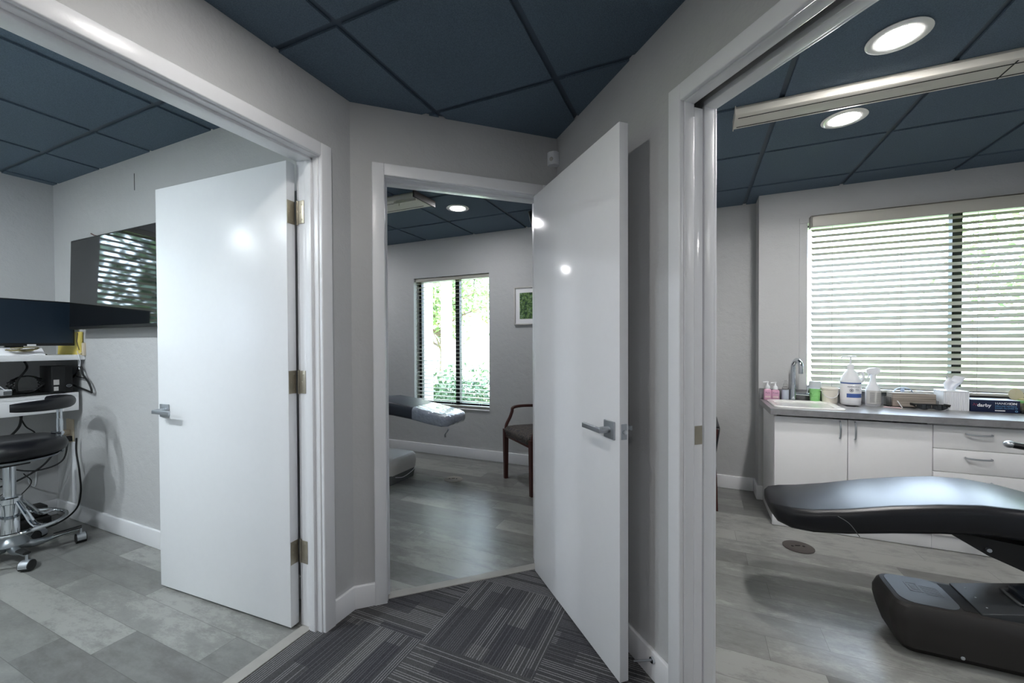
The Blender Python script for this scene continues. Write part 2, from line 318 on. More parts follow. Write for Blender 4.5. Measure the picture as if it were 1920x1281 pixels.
mb = MB(); mb.box(.724, .775, 3.795, 3.80, .888, 2.158); mb.box(.724, 2.62, 3.795, 3.80, 2.16, 2.20); struct('trim_6', mb, wallp)
def clip(poly, x0, x1, y0, y1):
    for ax, lim, sg in ((0, x0, 1), (0, x1, -1), (1, y0, 1), (1, y1, -1)):
        out = []
        for i in range(len(poly)):
            a, b = poly[i], poly[(i+1) % len(poly)]; da, db = (a[ax]-lim)*sg, (b[ax]-lim)*sg
            if da >= 0: out.append(a)
            if da*db < 0: t = da/(da-db); out.append((a[0]+(b[0]-a[0])*t, a[1]+(b[1]-a[1])*t))
        poly = out
        if not poly: break
    return poly
def ceiling(poly, z, gx, gy, g=.61):
    mb = MB(); mb.prism(poly, z+.004, z+.03); o = struct('ceiling', mb, navyg)
    t = MB(); xs = [p[0] for p in poly]; ys = [p[1] for p in poly]; h = .013
    i0 = math.floor((min(xs)-gx)/g); i1 = math.ceil((max(xs)-gx)/g); j0 = math.floor((min(ys)-gy)/g); j1 = math.ceil((max(ys)-gy)/g)
    for i in range(i0, i1):
        for j in range(j0, j1):
            dz = random.uniform(0, .003)
            a = clip(poly, gx+i*g+h, gx+(i+1)*g-h, gy+j*g+h, gy+(j+1)*g-h)
            if len(a) > 2: t.prism(a, z-.006+dz, z+.0042)
    build('ceiling_tiles', t, navy, o)
ceiling([(-1.473, -2.5), (.94, -2.5), (.94, .47), (PMR.x, PMR.y), (PLM.x, PLM.y)], ZC, -1.16, 1.09)
ceiling([(-4.35, -2.2), (-1.59, -2.2), (-1.59, 1.422), (-4.35, 1.422)], 2.44, -2.44, 1.16)
ceiling([(-4.35, 1.54), (-.50, 1.54), (-.50, 3.92), (-4.35, 3.92)], 2.44, -2.19, 3.41, .615)
ceiling([(-.40, .54), (3.2, .54), (3.2, 3.99), (-.40, 3.99)], 2.42, .37, 2.95)
mb = MB(); mb.box(-4.6, 3.4, -2.7, 4.25, H, H+.12); struct('light_leak_cover', mb, concrete)  # unseen slab added to stop sunlight leaking in between the ceilings
# baseboards
def base(name, segs):
    mb = MB()
    for M, x0, x1, y0, y1 in segs:
        mb.box(x0, x1, y0, y1, 0, .112, M, bev=.005)
    struct(name, mb, white)
base('baseboard_left', [(I4, -1.474, -1.459, 1.334, 1.464), (MF, 0, .097, -.015, .001)])
base('baseboard_right', [(RF, 0, .928, -.015, .001), (MF, 1.02, 1.06, -.015, .001)])
base('baseboard_partition', [(I4, -4.35, -1.6, 1.407, 1.423)])
base('baseboard_window', [(I4, -4.35, -.50, 3.905, 3.921), (I4, -.40, .441, 3.975, 3.991), (I4, .441, .456, 3.786, 3.99), (I4, .441, .487, 3.785, 3.801)])
base('baseboard_west', [(I4, -4.351, -4.335, -2.2, 1.42)])
# door casings and jambs
def frame(name, M, u0, u1, depth, split=None, stop=None, lat=True):
    """u0,u1 clear opening; corridor face at w=0"""
    mb = MB(); zt = 2.05; c = .057
    ws = [(0, depth)] if not split else [(0, split[0]), (split[1], depth)]
    for w0, w1 in ws:
        mb.box(u0-.018, u0, w0, w1, 0, zt+.02, M, bev=.003); mb.box(u1, u1+.018, w0, w1, 0, zt+.02, M, bev=.003); mb.box(u0-.018, u1+.018, w0, w1, zt, zt+.02, M, bev=.003)
    for w0, w1 in ((-.018, .001), (depth-.001, depth+.018)):
        mb.box(u0-c-.004, u0-.004, w0, w1, 0, zt+c+.004, M, bev=.005); mb.box(u1+.004, u1+c+.004, w0, w1, 0, zt+c+.004, M, bev=.005); mb.box(u0-.006, u1+.006, w0, w1, zt+.004, zt+c+.004, M, bev=.005)
    if stop:
        w0, w1 = stop
        mb.box(u0-.001, u0+.011, w0, w1, 0, zt, M, bev=.002); mb.box(u1-.011, u1+.001, w0, w1, 0, zt, M, bev=.002); mb.box(u0, u1, w0, w1, zt-.011, zt+.001, M, bev=.002)
    return struct(name, mb, white)
LF = Matrix(((0, -1, 0, -1.473), (-1, 0, 0, 1.277), (0, 0, 1, 0), (0, 0, 0, 1)))   # u runs toward the camera from the hinge jamb
tag(frame('trim_1', LF, 0, .917, .117, stop=(.03, .068)))
frame('trim_2', MF, .155, .967, .12, stop=(.045, .085))
frame('trim_3', RF, .986, 1.90, .125, split=(.040, .083))
mb = MB(); mb.box(.99, 1.9, .052, .070, 2.075, 2.10, RF); build('sliding_track', mb, brass, bpy.data.objects['trim_3'])
mb = MB(); mb.box(.97, 1.9, .041, .082, 2.10, 2.112, RF); build('track_channel', mb, blackm, bpy.data.objects['trim_3'])
mb = MB(); mb.prism([(thrL, .362), (thrL, 1.276), (thrL-.052, 1.276), (thrL-.052, .362)], .0, .010); struct('trim_4', mb, stripm)
mb = MB(); mb.box(.157, .965, wM, wM+.055, 0, .010, MF, bev=.003); struct('trim_5', mb, stripm)

# ---------------------------------------------------------------- doors
def lever(root, o, e, n, z):
    """o: point on the leaf surface; e: direction of the lever; n: outwards"""
    o = Vector(o); e = Vector(e).normalized(); n = Vector(n).normalized(); u = Vector((0, 0, 1))
    M = Matrix(((e.x, u.x, n.x, o.x), (e.y, u.y, n.y, o.y), (e.z, u.z, n.z, z), (0, 0, 0, 1)))
    b = MB(); b.box(-.033, .033, -.033, .033, 0, .008, M, bev=.0015)
    h = build('door_handle', b, satin, root)
    b = MB(); b.lathe([(.0125, .006), (.0125, .04), (.011, .045), (.0, .0451)], M=M, n=20); b.box(-.012, .118, -.0095, .0095, .043, .055, M, bev=.002)
    build('lever', b, satin, h)
# left door, open into the left room
hp = Vector((-1.614, 1.237, 0)); ed = Vector((-2.524+1.614, 1.193-1.237, 0)).normalized(); nd = Vector((ed.y, -ed.x, 0))
if nd.y > 0: nd = -nd
DLM = Matrix(((ed.x, -nd.x, 0, hp.x), (ed.y, -nd.y, 0, hp.y), (0, 0, 1, 0), (0, 0, 0, 1)))
root = thing('door_1', hp, 'white flush door open into the room with the wall television', 'door', kind='structure')
b = MB(); b.box(0, .911, 0, .042, .012, 2.045, DLM, bev=.0015); build('leaf', b, plain('white eggshell door paint', srgb(238, 240, 243), .26, bump=.1, bscale=110, bdist=.001, spec=.22), root)
lever(root, hp+ed*.855, -ed, nd, .918); lever(root, hp+ed*.855-nd*.042, -ed, -nd, .918)
for zc in (1.828, 1.086, .336):
    b = MB(); b.add(*[[tuple(DLM @ Vector(v)) for v in [(-.0015, .002, zc-.05), (-.0015, .040, zc-.05), (-.0015, .040, zc+.05), (-.0015, .002, zc+.05), (.001, .002, zc-.05), (.001, .040, zc-.05), (.001, .040, zc+.05), (.001, .002, zc+.05)]], [(0, 1, 2, 3), (4, 7, 6, 5), (0, 4, 5, 1), (1, 5, 6, 2), (2, 6, 7, 3), (3, 7, 4, 0)]])
    b.box(-1.590, -1.555, 1.2745, 1.277, zc-.05, zc+.05, bev=.001)
    b.tube([(-1.602, 1.281, zc-.052), (-1.602, 1.281, zc+.052)], .0065, 12)
    for k in (-.033, 0, .033):
        b.sphere((-1.572+.004*(1 if k else -1), 1.2742, zc+k), .004, .0012, .004, 8)
        b.sphere(tuple(DLM @ Vector((-.002, .022+(.008 if k else -.008), zc+k))), .0012, .004, .004, 8)
    build('hinge', b, brass, root)
# middle door, open into the corridor
hq = Mw(.922, 0.0); eq = -cC; nq = -cD
DMM = Matrix(((eq.x, cD.x, 0, hq.x), (eq.y, cD.y, 0, hq.y), (0, 0, 1, 0), (0, 0, 0, 1)))
root = thing('door_2', hq, 'white flush door swung out into the corridor over the carpet', 'door', kind='structure')
b = MB(); b.box(.006, .803, 0, .037, .012, 2.045, DMM, bev=.0015); build('leaf', b, doorpaint, root)
lever(root, hq+eq*.742, -eq, nq, .928); lever(root, hq+eq*.742-nq*.037, -eq, -nq, .928)
b = MB(); b.box(.8025, .8045, .0065, .0305, .90, .957, DMM, bev=.0008); k = build('latch_plate', b, satin, root)
b = MB(); b.tube([DMM @ Vector((.803, .0185, .928)), DMM @ Vector((.813, .0185, .928))], .008, 12); build('latch_bolt', b, chrome, k)
for zc in (1.83, 1.08, .33):
    b = MB(); b.tube([DMM @ Vector((-.002, .044, zc-.05)), DMM @ Vector((-.002, .044, zc+.05))], .0065, 12); b.box(-.001, .03, .0365, .0385, zc-.05, zc+.05, DMM); build('hinge', b, brass, root)
# pocket door inside the right wall
root = thing('door_3', Rw(.5, .06), 'white sliding door edge showing in the slot of the right hand wall', 'door', kind='structure')
b = MB(); b.box(.14, .982, .0435, .0795, .012, 2.043, RF, bev=.001); build('leaf', b, doorpaint, root)
b = MB(); b.box(.9815, .9835, .046, .077, .905, .968, RF); k = build('edge_pull', b, brass, root); tag(k, 'brass edge pull')
# door stop
root = thing('door_stop', Rw(.86, -.015, .075), 'metal door stop rod screwed into the corridor baseboard', 'door stop')
b = MB(); b.tube([Rw(.845, -.016, .085), Rw(.845, -.024, .085)], .011, 12); build('base_plate', b, chrome, root)
b = MB(); b.tube([Rw(.845, -.022, .085), Rw(.80, -.066, .060)], .004, 8); build('rod', b, satin, root)
# motion sensor in the corner
b = MB(); o = (Mw(1.063, 0, 0)+Vector((0, 0, 0)))
d1, d2 = -cD, -cC; dd = (d1+d2).normalized(); pp = Vector((dd.y, -dd.x, 0))
SM = Matrix(((pp.x, dd.x, 0, PMR.x), (pp.y, dd.y, 0, PMR.y), (0, 0, 1, 0), (0, 0, 0, 1)))
b.prism([(-.034, .036), (-.026, .056), (-.012, .066), (.012, .066), (.026, .056), (.034, .036), (.0, .0)], 2.222, 2.292, SM)
root = solo('motion_sensor', b, wplast, 'small white motion sensor high in the corner above the open door', 'sensor')
b = MB(); b.sphere(SM @ Vector((0, .066, 2.25)), .011, .011, .011, 12); build('lens', b, lgrey, root)

# ---------------------------------------------------------------- windows and blinds
def window(name, M, w, z0, z1, mull, depth=.10, t=.035, tb=.055):
    """M: x along the opening, y outwards"""
    root = thing(name, M @ Vector((w/2, depth, z0)), None, None, kind='structure')
    b = MB(); y0, y1 = depth, depth+.045
    b.box(0, t, y0, y1, z0, z1, M); b.box(w-t, w, y0, y1, z0, z1, M); b.box(0, w, y0, y1, z0, z0+tb, M); b.box(0, w, y0, y1, z1-t, z1, M)
    for m in mull: b.box(m-.026, m+.026, y0-.006, y1, z0, z1, M)
    build('window_frame', b, blackfr, root)
    b = MB(); b.box(t, w-t, depth+.02, depth+.024, z0+tb-.005, z1-t, M); build('pane', b, glass, root)
    return root
WMt = Matrix.Translation((MWn[0], 3.92, 0)); WRt = Matrix.Translation((RWn[0], 3.80, 0))
WLt = Matrix(((0, -1, 0, -4.35), (1, 0, 0, LW[0]), (0, 0, 1, 0), (0, 0, 0, 1)))
window('window_1', WMt, MWn[1]-MWn[0], MWn[2], MWn[3], [.53])
window('window_2', WRt, RWn[1]-RWn[0], RWn[2], RWn[3], [.885], t=.012, tb=.016)
window('window_3', WLt, LW[1]-LW[0], LW[2], LW[3], [.9, 1.75])
b = MB(); b.box(MWn[0]-.0, MWn[1]+.0, 3.905, 4.02, MWn[2]-.0, MWn[2]+.012, bev=.003); struct('trim_7', b, white)
def blind(M, x0, x1, y, ztop, zbot, pitch, tilt, label, head, slatw=.05, valance=False):
    root = thing('window_blind', M @ Vector(((x0+x1)/2, y, ztop)), label, 'window blind')
    b = MB()
    if valance: b.box(x0-.012, x1+.012, y-.045, y-.033, ztop, ztop+head, M, bev=.004); b.box(x0-.012, x1+.012, y-.045, y+.03, ztop+head-.012, ztop+head, M, bev=.003); b.box(x0-.012, x0-.002, y-.045, y+.03, ztop, ztop+head, M, bev=.002)
    else: b.box(x0, x1, y-.025, y+.025, ztop, ztop+head, M, bev=.003)
    build('valance' if valance else 'head_rail', b, blindw, root)
    s = MB(); n = int((ztop-.018-zbot-.02)/pitch)+1; ca, sa = math.cos(tilt)*slatw/2, math.sin(tilt)*slatw/2
    for i in range(n):
        z = ztop-.018-i*pitch; h = .0014
        s.add([(x0, y-ca, z-sa-h), (x1, y-ca, z-sa-h), (x1, y+ca, z+sa-h), (x0, y+ca, z+sa-h), (x0, y-ca, z-sa+h), (x1, y-ca, z-sa+h), (x1, y+ca, z+sa+h), (x0, y+ca, z+sa+h)], [(0, 3, 2, 1), (4, 5, 6, 7), (0, 1, 5, 4), (1, 2, 6, 5), (2, 3, 7, 6), (3, 0, 4, 7)], M)
    build('slats', s, blindw, root)
    b = MB(); b.box(x0, x1, y-.025, y+.025, zbot-.003, zbot+.014, M, bev=.003); build('bottom_rail', b, blindw, root)
    b = MB(); k = max(2, int((x1-x0)/.45)+1)
    for i in range(k):
        x = x0+.12+(x1-x0-.24)*i/(k-1)
        b = MB()
        for dy in (-.026, .026): b.tube([(x, y+dy, ztop), (x, y+dy, zbot)], .0011, 5, M=M)
        b.box(x-.001, x+.001, y-.026, y+.026, zbot-.005, zbot-.003, M); build('ladder_cord', b, blindw, root)
    return root
bl = blind(WMt, .012, MWn[1]-MWn[0]-.012, .045, 1.968, .556, .0445, math.radians(3), 'white open slat blind in the window beside the framed foliage print', .04)
b = MB(); b.tube([WMt @ Vector((.80, .005, 1.95)), WMt @ Vector((.795, .005, 1.87))], .004, 6); build('cord_tassel', b, wood, bl)
bl = blind(Matrix.Translation((0, 3.80, 0)), .795, 2.60, -.030, 2.108, .896, .0445, math.radians(31), 'wide cream slat blind with valance over the counter and sink', .088, valance=True)
blind(WLt, .01, LW[1]-LW[0]-.01, .04, 2.24, 1.235, .0445, math.radians(30), 'white slat blind of the window behind the desk shelf', .04)

# ---------------------------------------------------------------- ceiling lamps
def downlight(x, y, z, label, m=None, group=None):
    root = thing('recessed_light', (x, y, z), label, 'ceiling light', group)
    b = MB(); b.lathe([(.068, -.004), (.097, -.008), (.098, -.011), (.090, -.0135), (.066, -.0125), (.062, -.006)], (x, y, z), 40); build('trim_ring', b, gwhite, root)
    b = MB(); b.lathe([(.062, -.0118), (.0622, -.0125), (.04, -.0165), (.0, -.0175)], (x, y, z), 40); build('lens', b, m or lampw, root)
downlight(.700, 2.045, 2.42, 'round white recessed ceiling light nearer the sliding doorway, before the long fixture')
downlight(.700, 2.672, 2.42, 'round white recessed ceiling light between the long fixture and the counter')
downlight(-1.895, 3.10, 2.44, 'round recessed ceiling light in the room seen through the middle doorway', lampm)
downlight(-3.74, 3.10, 2.44, 'recessed ceiling light over the backrest end in the middle room', lampm)
downlight(-3.40, -.18, 2.44, 'recessed ceiling light over the stool in the television room', lampc)
downlight(-3.05, -1.40, 2.44, 'unseen fill light added at the rear of the television room', lampc)  # added out of view for more even, frontal light on the left door
downlight(-2.60, -.22, 2.44, 'recessed ceiling light between the stool and the open door', lampc)
downlight(-.92, .70, ZC, 'unseen fill light added in the corridor ceiling outside the left doorway', lampe)  # added lamp: brightens the left casing, casts shadow behind the open middle door
downlight(.04, -.32, ZC, 'recessed ceiling light of the corridor facing the three doorways', lampd)
downlight(-.86, -1.66, ZC, 'recessed ceiling light at the rear end of the corridor', lampm)
downlight(2.53, 1.43, 2.42, 'recessed ceiling light beyond the head of the treatment chair')
# long ceiling fixtures
def track(x0, x1, y0, y1, zc, label, endcap=None):
    root = thing('ceiling_track', ((x0+x1)/2, (y0+y1)/2, zc), label, 'ceiling fixture')
    zb = zc-.052; w = y1-y0
    prof = [(y0+.012, zc-.004), (y0, zc-.02), (y0+.002, zb+.004), (y0+.008, zb), (y1-.008, zb), (y1, zb+.004), (y1, zc-.004)]
    b = MB(); b.loft([[(x, p[0], p[1]) for p in prof] for x in (x0, x1)]); build('housing', b, trackm, root)
    b = MB()
    for y in (y0+w*.22, y1-w*.16): b.box(x0+.012, x1-.06, y-.003, y+.003, zb-.0012, zb+.001)
    build('groove', b, blackm, root)
    b = MB(); b.box(x0-.004, x0, y0-.004, y1+.004, zb-.004, zc-.006); build('end_cap', b, trackm, root)
    b = MB(); b.box(x1, x1+.004, y0-.004, y1+.004, zb-.004, zc-.006); build('end_cap', b, trackm, root)
    return root, zb
r_, zb = track(.178, 3.1, 2.318, 2.47, 2.42, 'long off white ceiling track housing above the treatment chair')
b = MB(); b.box(1.165, 1.17, 2.33, 2.46, zb-.0015, zb+.001); build('joint', b, blackm, r_)
r_, zb = track(-3.9, -1.99, 2.62, 2.86, 2.44, 'off white ceiling track housing with dark end seen through the middle doorway')
b = MB(); b.box(-1.99, -1.975, 2.60, 2.88, zb-.004, 2.434); k = build('end_plate', b, plain('shadowed cap brown', srgb(70, 64, 60), .5), r_); tag(k, 'end plate coloured dark brown for its shadowed side')  # shade on the housing end is put in as dark brown colour
b = MB(); b.box(-2.2, -1.985, 2.63, 2.65, zb-.022, zb-.003, bev=.003); b.tube([(-2.15, 2.64, zb-.022), (-2.15, 2.64, zb-.04)], .006, 8); build('rail', b, trackm, r_)

# ---------------------------------------------------------------- left room
# wall television, tilted back a little
def tilt(b):
    T_ = Matrix.Translation((0, 1.33, 1.36)) @ Matrix.Rotation(math.radians(-1.5), 4, 'X') @ Matrix.Translation((0, -1.33, -1.36)); b.v = [T_ @ v for v in b.v]; return b
root = thing('television', (-3.335, 1.36, 1.36), 'large black flat television on the wall reflecting window blinds', 'television')
b = MB(); b.box(-3.872, -2.80, 1.33, 1.365, 1.360, 1.960, bev=.004); tilt(b); build('bezel', b, blackp, root)
b = MB(); b.box(-3.862, -2.81, 1.3275, 1.331, 1.378, 1.950); tilt(b); build('screen', b, plain('television panel', srgb(16, 18, 20), .04, spec=1.0), root)
b = MB(); b.box(-3.55, -3.1, 1.36, 1.421, 1.5, 1.8); build('wall_bracket', b, blackm, root)
b = MB(); b.box(-3.575, -3.55, 1.38, 1.40, 1.955, 1.975, bev=.001); build('mount_clip', b, blackp, root)
b = MB(); b.box(-3.66, -3.648, 1.385, 1.395, 1.955, 1.985, bev=.001); b.tube([(-3.655, 1.39, 1.98), (-3.70, 1.385, 2.0)], .004, 6); build('cable_plug', b, plain('dull red plastic', srgb(110, 84, 80), .5), root)
# desk shelves fixed to the far wall
b = MB(); b.box(-4.349, -3.908, -1.2, 1.4215, 1.152, 1.187, bev=.002)
shelf1 = solo('wall_shelf', b, whitem, 'white upper shelf holding the computer monitor, ending at the side wall', 'shelf')
root = thing('desk', (-4.14, .1, .78), 'white lower shelf desk with deep front edge and black mat', 'desk')
b = MB(); b.box(-4.349, -3.95, -1.2, 1.40, .895, .925, bev=.002); build('worktop', b, whitem, root)
b = MB(); b.box(-3.972, -3.95, -1.2, 1.40, .80, .896, bev=.002); build('apron', b, whitem, root)
b = MB(); b.box(-4.32, -3.945, -1.0, 1.33, .925, .934, bev=.003); build('desk_mat', b, blackm, root)
# monitor
root = thing('computer_monitor', (-4.08, 1.12, 1.187), 'black computer monitor on the upper shelf with a white sticker', 'monitor')
b = MB(); b.box(-4.005, -3.97, .83, 1.392, 1.250, 1.552, bev=.004); build('housing', b, blackp, root)
b = MB(); b.box(-3.971, -3.968, .84, 1.382, 1.268, 1.544); build('screen', b, plain('monitor panel', srgb(30, 42, 54), .3), root)
b = MB(); b.box(-3.9695, -3.967, 1.165, 1.205, 1.250, 1.260); k = build('sticker', b, white_ink, root); tag(k, 'white sticker')
b = MB(); b.box(-4.06, -4.035, 1.09, 1.17, 1.19, 1.42, bev=.004); b.box(-4.04, -4.0, 1.09, 1.17, 1.34, 1.42); b.lathe([(.12, 0), (.12, .006), (.10, .012), (0, .013)], (-4.06, 1.13, 1.187), 32, sy=1.25); build('stand', b, blackp, root)
# yellow folder leaning on the wall
b = MB(); b.box(-4.27, -3.925, 0, .005, 0, .16); b.v = [Matrix.Translation((0, 1.404, 1.1875)) @ Matrix.Rotation(math.radians(-3), 4, 'X') @ v for v in b.v]
solo('folder', b, yellow, 'yellow folder leaning on the side wall behind the monitor', 'folder')
# card with crumpled wrapper
b = MB(); b.box(-3.99, -3.93, 1.02, 1.235, 0, .003)
b.v = [Vector((v.x, v.y, 1.187+v.z + (-3.93-v.x)*.85 + .001)) for v in b.v]
solo('card', b, white_ink, 'white card lying propped under the computer monitor', 'card')
b = MB(); random.seed(3); pts = [(-3.935+random.uniform(-.02, .014), 1.13+random.uniform(-.07, .07), 1.215+abs(random.gauss(0, .012))) for _ in range(22)]; b.tube(spline(pts, 3), .005, 5, flat=.35)
solo('paper_doll', b, plain('crinkled khaki wrapper', srgb(150, 140, 104), .6, noise=.5, nscale=60), 'crumpled khaki wrapper lying on the white card', 'wrapper')
# mini computer
root = thing('desktop_computer', (-4.03, 1.335, .934), 'small upright black computer with an oval badge on the desk', 'computer')
b = MB(); b.box(-4.13, -3.951, 1.268, 1.372, .934, 1.112, bev=.003); k_ = build('case', b, blackp, root)
b = MB(); b.box(-3.9515, -3.9495, 1.335, 1.370, .937, 1.108); k = build('front_panel', b, blackm, root)
b = MB(); b.tube([(-3.949, 1.352+.013*math.cos(a), .975+.0085*math.sin(a)) for a in [2*math.pi*i/24 for i in range(24)]], .0012, 5, closed=True); kb = build('badge', b, satin, root); tag(kb, 'silver oval badge')
text('badge_letters', 'DELL', .0085, satin, (-3.949, 1.3435, .972), (0, 1, 0), (0, 0, 1), kb)
b = MB(); b.box(-3.951, -3.9497, 1.278, 1.300, .945, .973); b.box(-3.951, -3.9497, 1.277, 1.304, .985, 1.02); k = build('label_sticker', b, lgrey, root); tag(k, 'pale label stickers')
# power strip with plugs
root = thing('power_strip', (-4.02, .98, .934), 'white power strip lying on the black desk mat', 'power strip')
b = MB(); b.box(-4.05, -3.995, .72, 1.105, .934, .972, bev=.004); build('strip_body', b, wplast, root)
for y in (.80, .86, .92, .98, 1.035, 1.085): b = MB(); b.box(-3.996, -3.9935, y-.017, y+.017, .940, .962); build('socket', b, mgrey, root)
b = MB()
for k, (a, c) in enumerate(((.78, .92), (.86, 1.02), (.93, 1.08))): b.tube(spline([(-4.02, a, .97), (-4.03, (a+c)/2-.03, 1.008+.004*k), (-4.04, (a+c)/2+.04, 1.006), (-4.02, c, .97)]), .0035, 6)
solo('white_cable', b, wplast, 'white cable loops arching above the power strip', 'cable')
b = MB(); ring = []
for i in range(70):
    a = i/70*2*math.pi*3; r = .062+.012*math.sin(i*1.7); ring.append((-4.06+.012*math.sin(i*.9), 1.185+r*1.15*math.cos(a), .995+.055*math.sin(a)))
b.tube(ring, .0045, 6); solo('coiled_cable', b, blackp, 'coil of black cable standing beside the small computer', 'cable')
def cable(pts, r, mat, label, name='cable', group=None):
    b = MB(); b.tube(spline(pts), r, 7); return solo(name, b, mat, label, 'cable', group)
cable([(-4.1, 1.19, 1.187-.04), (-4.03, 1.18, 1.10), (-4.04, 1.14, 1.02), (-4.05, 1.14, .945)], .006, blackp, 'thick black cable hanging under the shelf into the coil')
cable([(-4.02, 1.15, .80), (-4.03, 1.14, .72), (-4.08, 1.10, .64), (-4.14, 1.05, .54), (-4.2, .95, .45)], .007, blackp, 'thick black cable dropping below the desk behind the stool')
cable([(-4.02, 1.14, .80), (-4.03, 1.17, .72), (-4.03, 1.21, .67), (-4.03, 1.20, .62), (-4.06, 1.16, .58)], .004, blackp, 'thin black cable with a crook below the desk')
cable([(-3.98, 1.395, .60), (-3.985, 1.395, .50), (-3.93, 1.39, .36), (-3.92, 1.39, .22), (-3.97, 1.38, .10), (-4.03, 1.30, .02), (-4.05, 1.15, .012)], .0055, blackp, 'black power cord running down the side wall to the floor')
cable([(-4.07, 1.385, .60), (-4.09, 1.36, .44), (-4.15, 1.26, .39), (-4.2, 1.16, .42), (-4.18, 1.12, .50)], .005, blackp, 'black cord looping from the outlet under the desk')
cable([(-4.1, 1.36, .58), (-4.14, 1.28, .42), (-4.16, 1.12, .33), (-4.12, .98, .36), (-4.1, .9, .44)], .006, blackp, 'long sagging black cord under the stool seat')
cable([(-4.2, 1.1, .50), (-4.22, 1.05, .42), (-4.2, 1.14, .34), (-4.22, 1.15, .29), (-4.22, 1.05, .20), (-4.2, 1.08, .10)], .003, blackp, 'thin black cord zigzagging to the power bricks')
cable([(-4.18, 1.2, .38), (-4.2, 1.24, .30), (-4.2, 1.16, .20)], .003, blackp, 'short thin cord rising from the power bricks')
cable([(-4.345, 1.28, .36), (-4.345, 1.27, .28), (-4.345, 1.3, .24), (-4.345, 1.31, .34)], .003, wplast, 'white cable loop on the wall under the desk')
# floor power bricks
b = MB(); b.box(-4.30, -4.08, 1.02, 1.30, .001, .075, bev=.01); solo('battery_backup', b, blackm, 'black power backup box on the floor under the desk', 'power supply')
b = MB(); b.box(-4.25, -4.13, 1.06, 1.20, .076, .12, bev=.012); solo('power_brick', b, blackp, 'low black power brick lying flat on top of the backup box', 'power supply')
b = MB(); b.box(-4.22, -4.10, 1.215, 1.29, .076, .15, bev=.012); solo('power_brick', b, blackp, 'taller black power brick at the wall end of the backup box', 'power supply')
# outlet plates on the side wall
root = thing('wall_outlet', (-4.14, 1.42, .64), 'almond outlet plate with plugs low on the side wall', 'outlet')
b = MB(); b.box(-4.19, -4.085, 1.414, 1.4225, .55, .72, bev=.003); build('cover_plate', b, almond, root)
b = MB(); b.box(-4.155, -4.12, 1.37, 1.415, .61, .645, bev=.004); build('plug', b, almond, root)
b = MB(); b.box(-4.13, -4.095, 1.375, 1.415, .565, .60, bev=.004); build('plug', b, blackp, root)
b = MB(); b.box(-4.10, -4.07, 1.41, 1.4225, .12, .56, bev=.002); solo('cable_raceway', b, wplast, 'white cable raceway running down from the outlet', 'raceway')
# hook, string and hanger
b = MB(); b.box(-3.915, -3.895, 1.405, 1.4225, 1.18, 1.27, bev=.003); b.tube([(-3.905, 1.405, 1.2), (-3.905, 1.385, 1.19), (-3.905, 1.38, 1.215)], .004, 6); solo('wall_hook', b, almond, 'small beige hook on the wall at the end of the shelf', 'hook')
b = MB(); b.tube([(-3.93, 1.392, 1.34), (-3.925, 1.385, 1.28), (-3.935, 1.40, 1.22)], .0025, 5); solo('hanging_wire', b, plain('brown wire', srgb(96, 84, 60), .6), 'thin brown wire hanging below the television corner', 'wire')
b = MB(); b.tube([(-3.905, 1.384, 1.2), (-3.90, 1.392, 1.14), (-3.915, 1.394, 1.085)], .0028, 5); b.tube([(-3.905, 1.384, 1.2), (-3.925, 1.392, 1.14), (-3.925, 1.394, 1.085)], .0018, 5); solo('hanging_string', b, wplast, 'white string loop holding the black hanger', 'string')
Y0 = 1.397
b = MB(); b.tube(spline([(-4.10, Y0, 1.0), (-4.02, Y0, 1.03), (-3.96, Y0, 1.06), (-3.935, Y0, 1.098), (-3.905, Y0, 1.098), (-3.87, Y0, 1.045), (-3.80, Y0, 1.0), (-3.765, Y0, .955), (-3.76, Y0, .93)], 5), .0062, 8)
b.tube([(-4.10, Y0, .985), (-3.76, Y0, .93)], .0062, 8); b.tube([(-3.95, Y0, 1.065), (-3.965, Y0, 1.035), (-3.86, Y0, 1.025), (-3.87, Y0, 1.045)], .004, 6)
solo('coat_hanger', b, blackp, 'black plastic hanger hanging below the end of the shelf', 'hanger')
# crack mark on the wall
b = MB(); b.box(-3.241, -3.237, 1.4205, 1.4225, 2.23, 2.335); solo('wall_slot', b, blackm, 'thin dark slot in the wall above the television', 'wall mark')

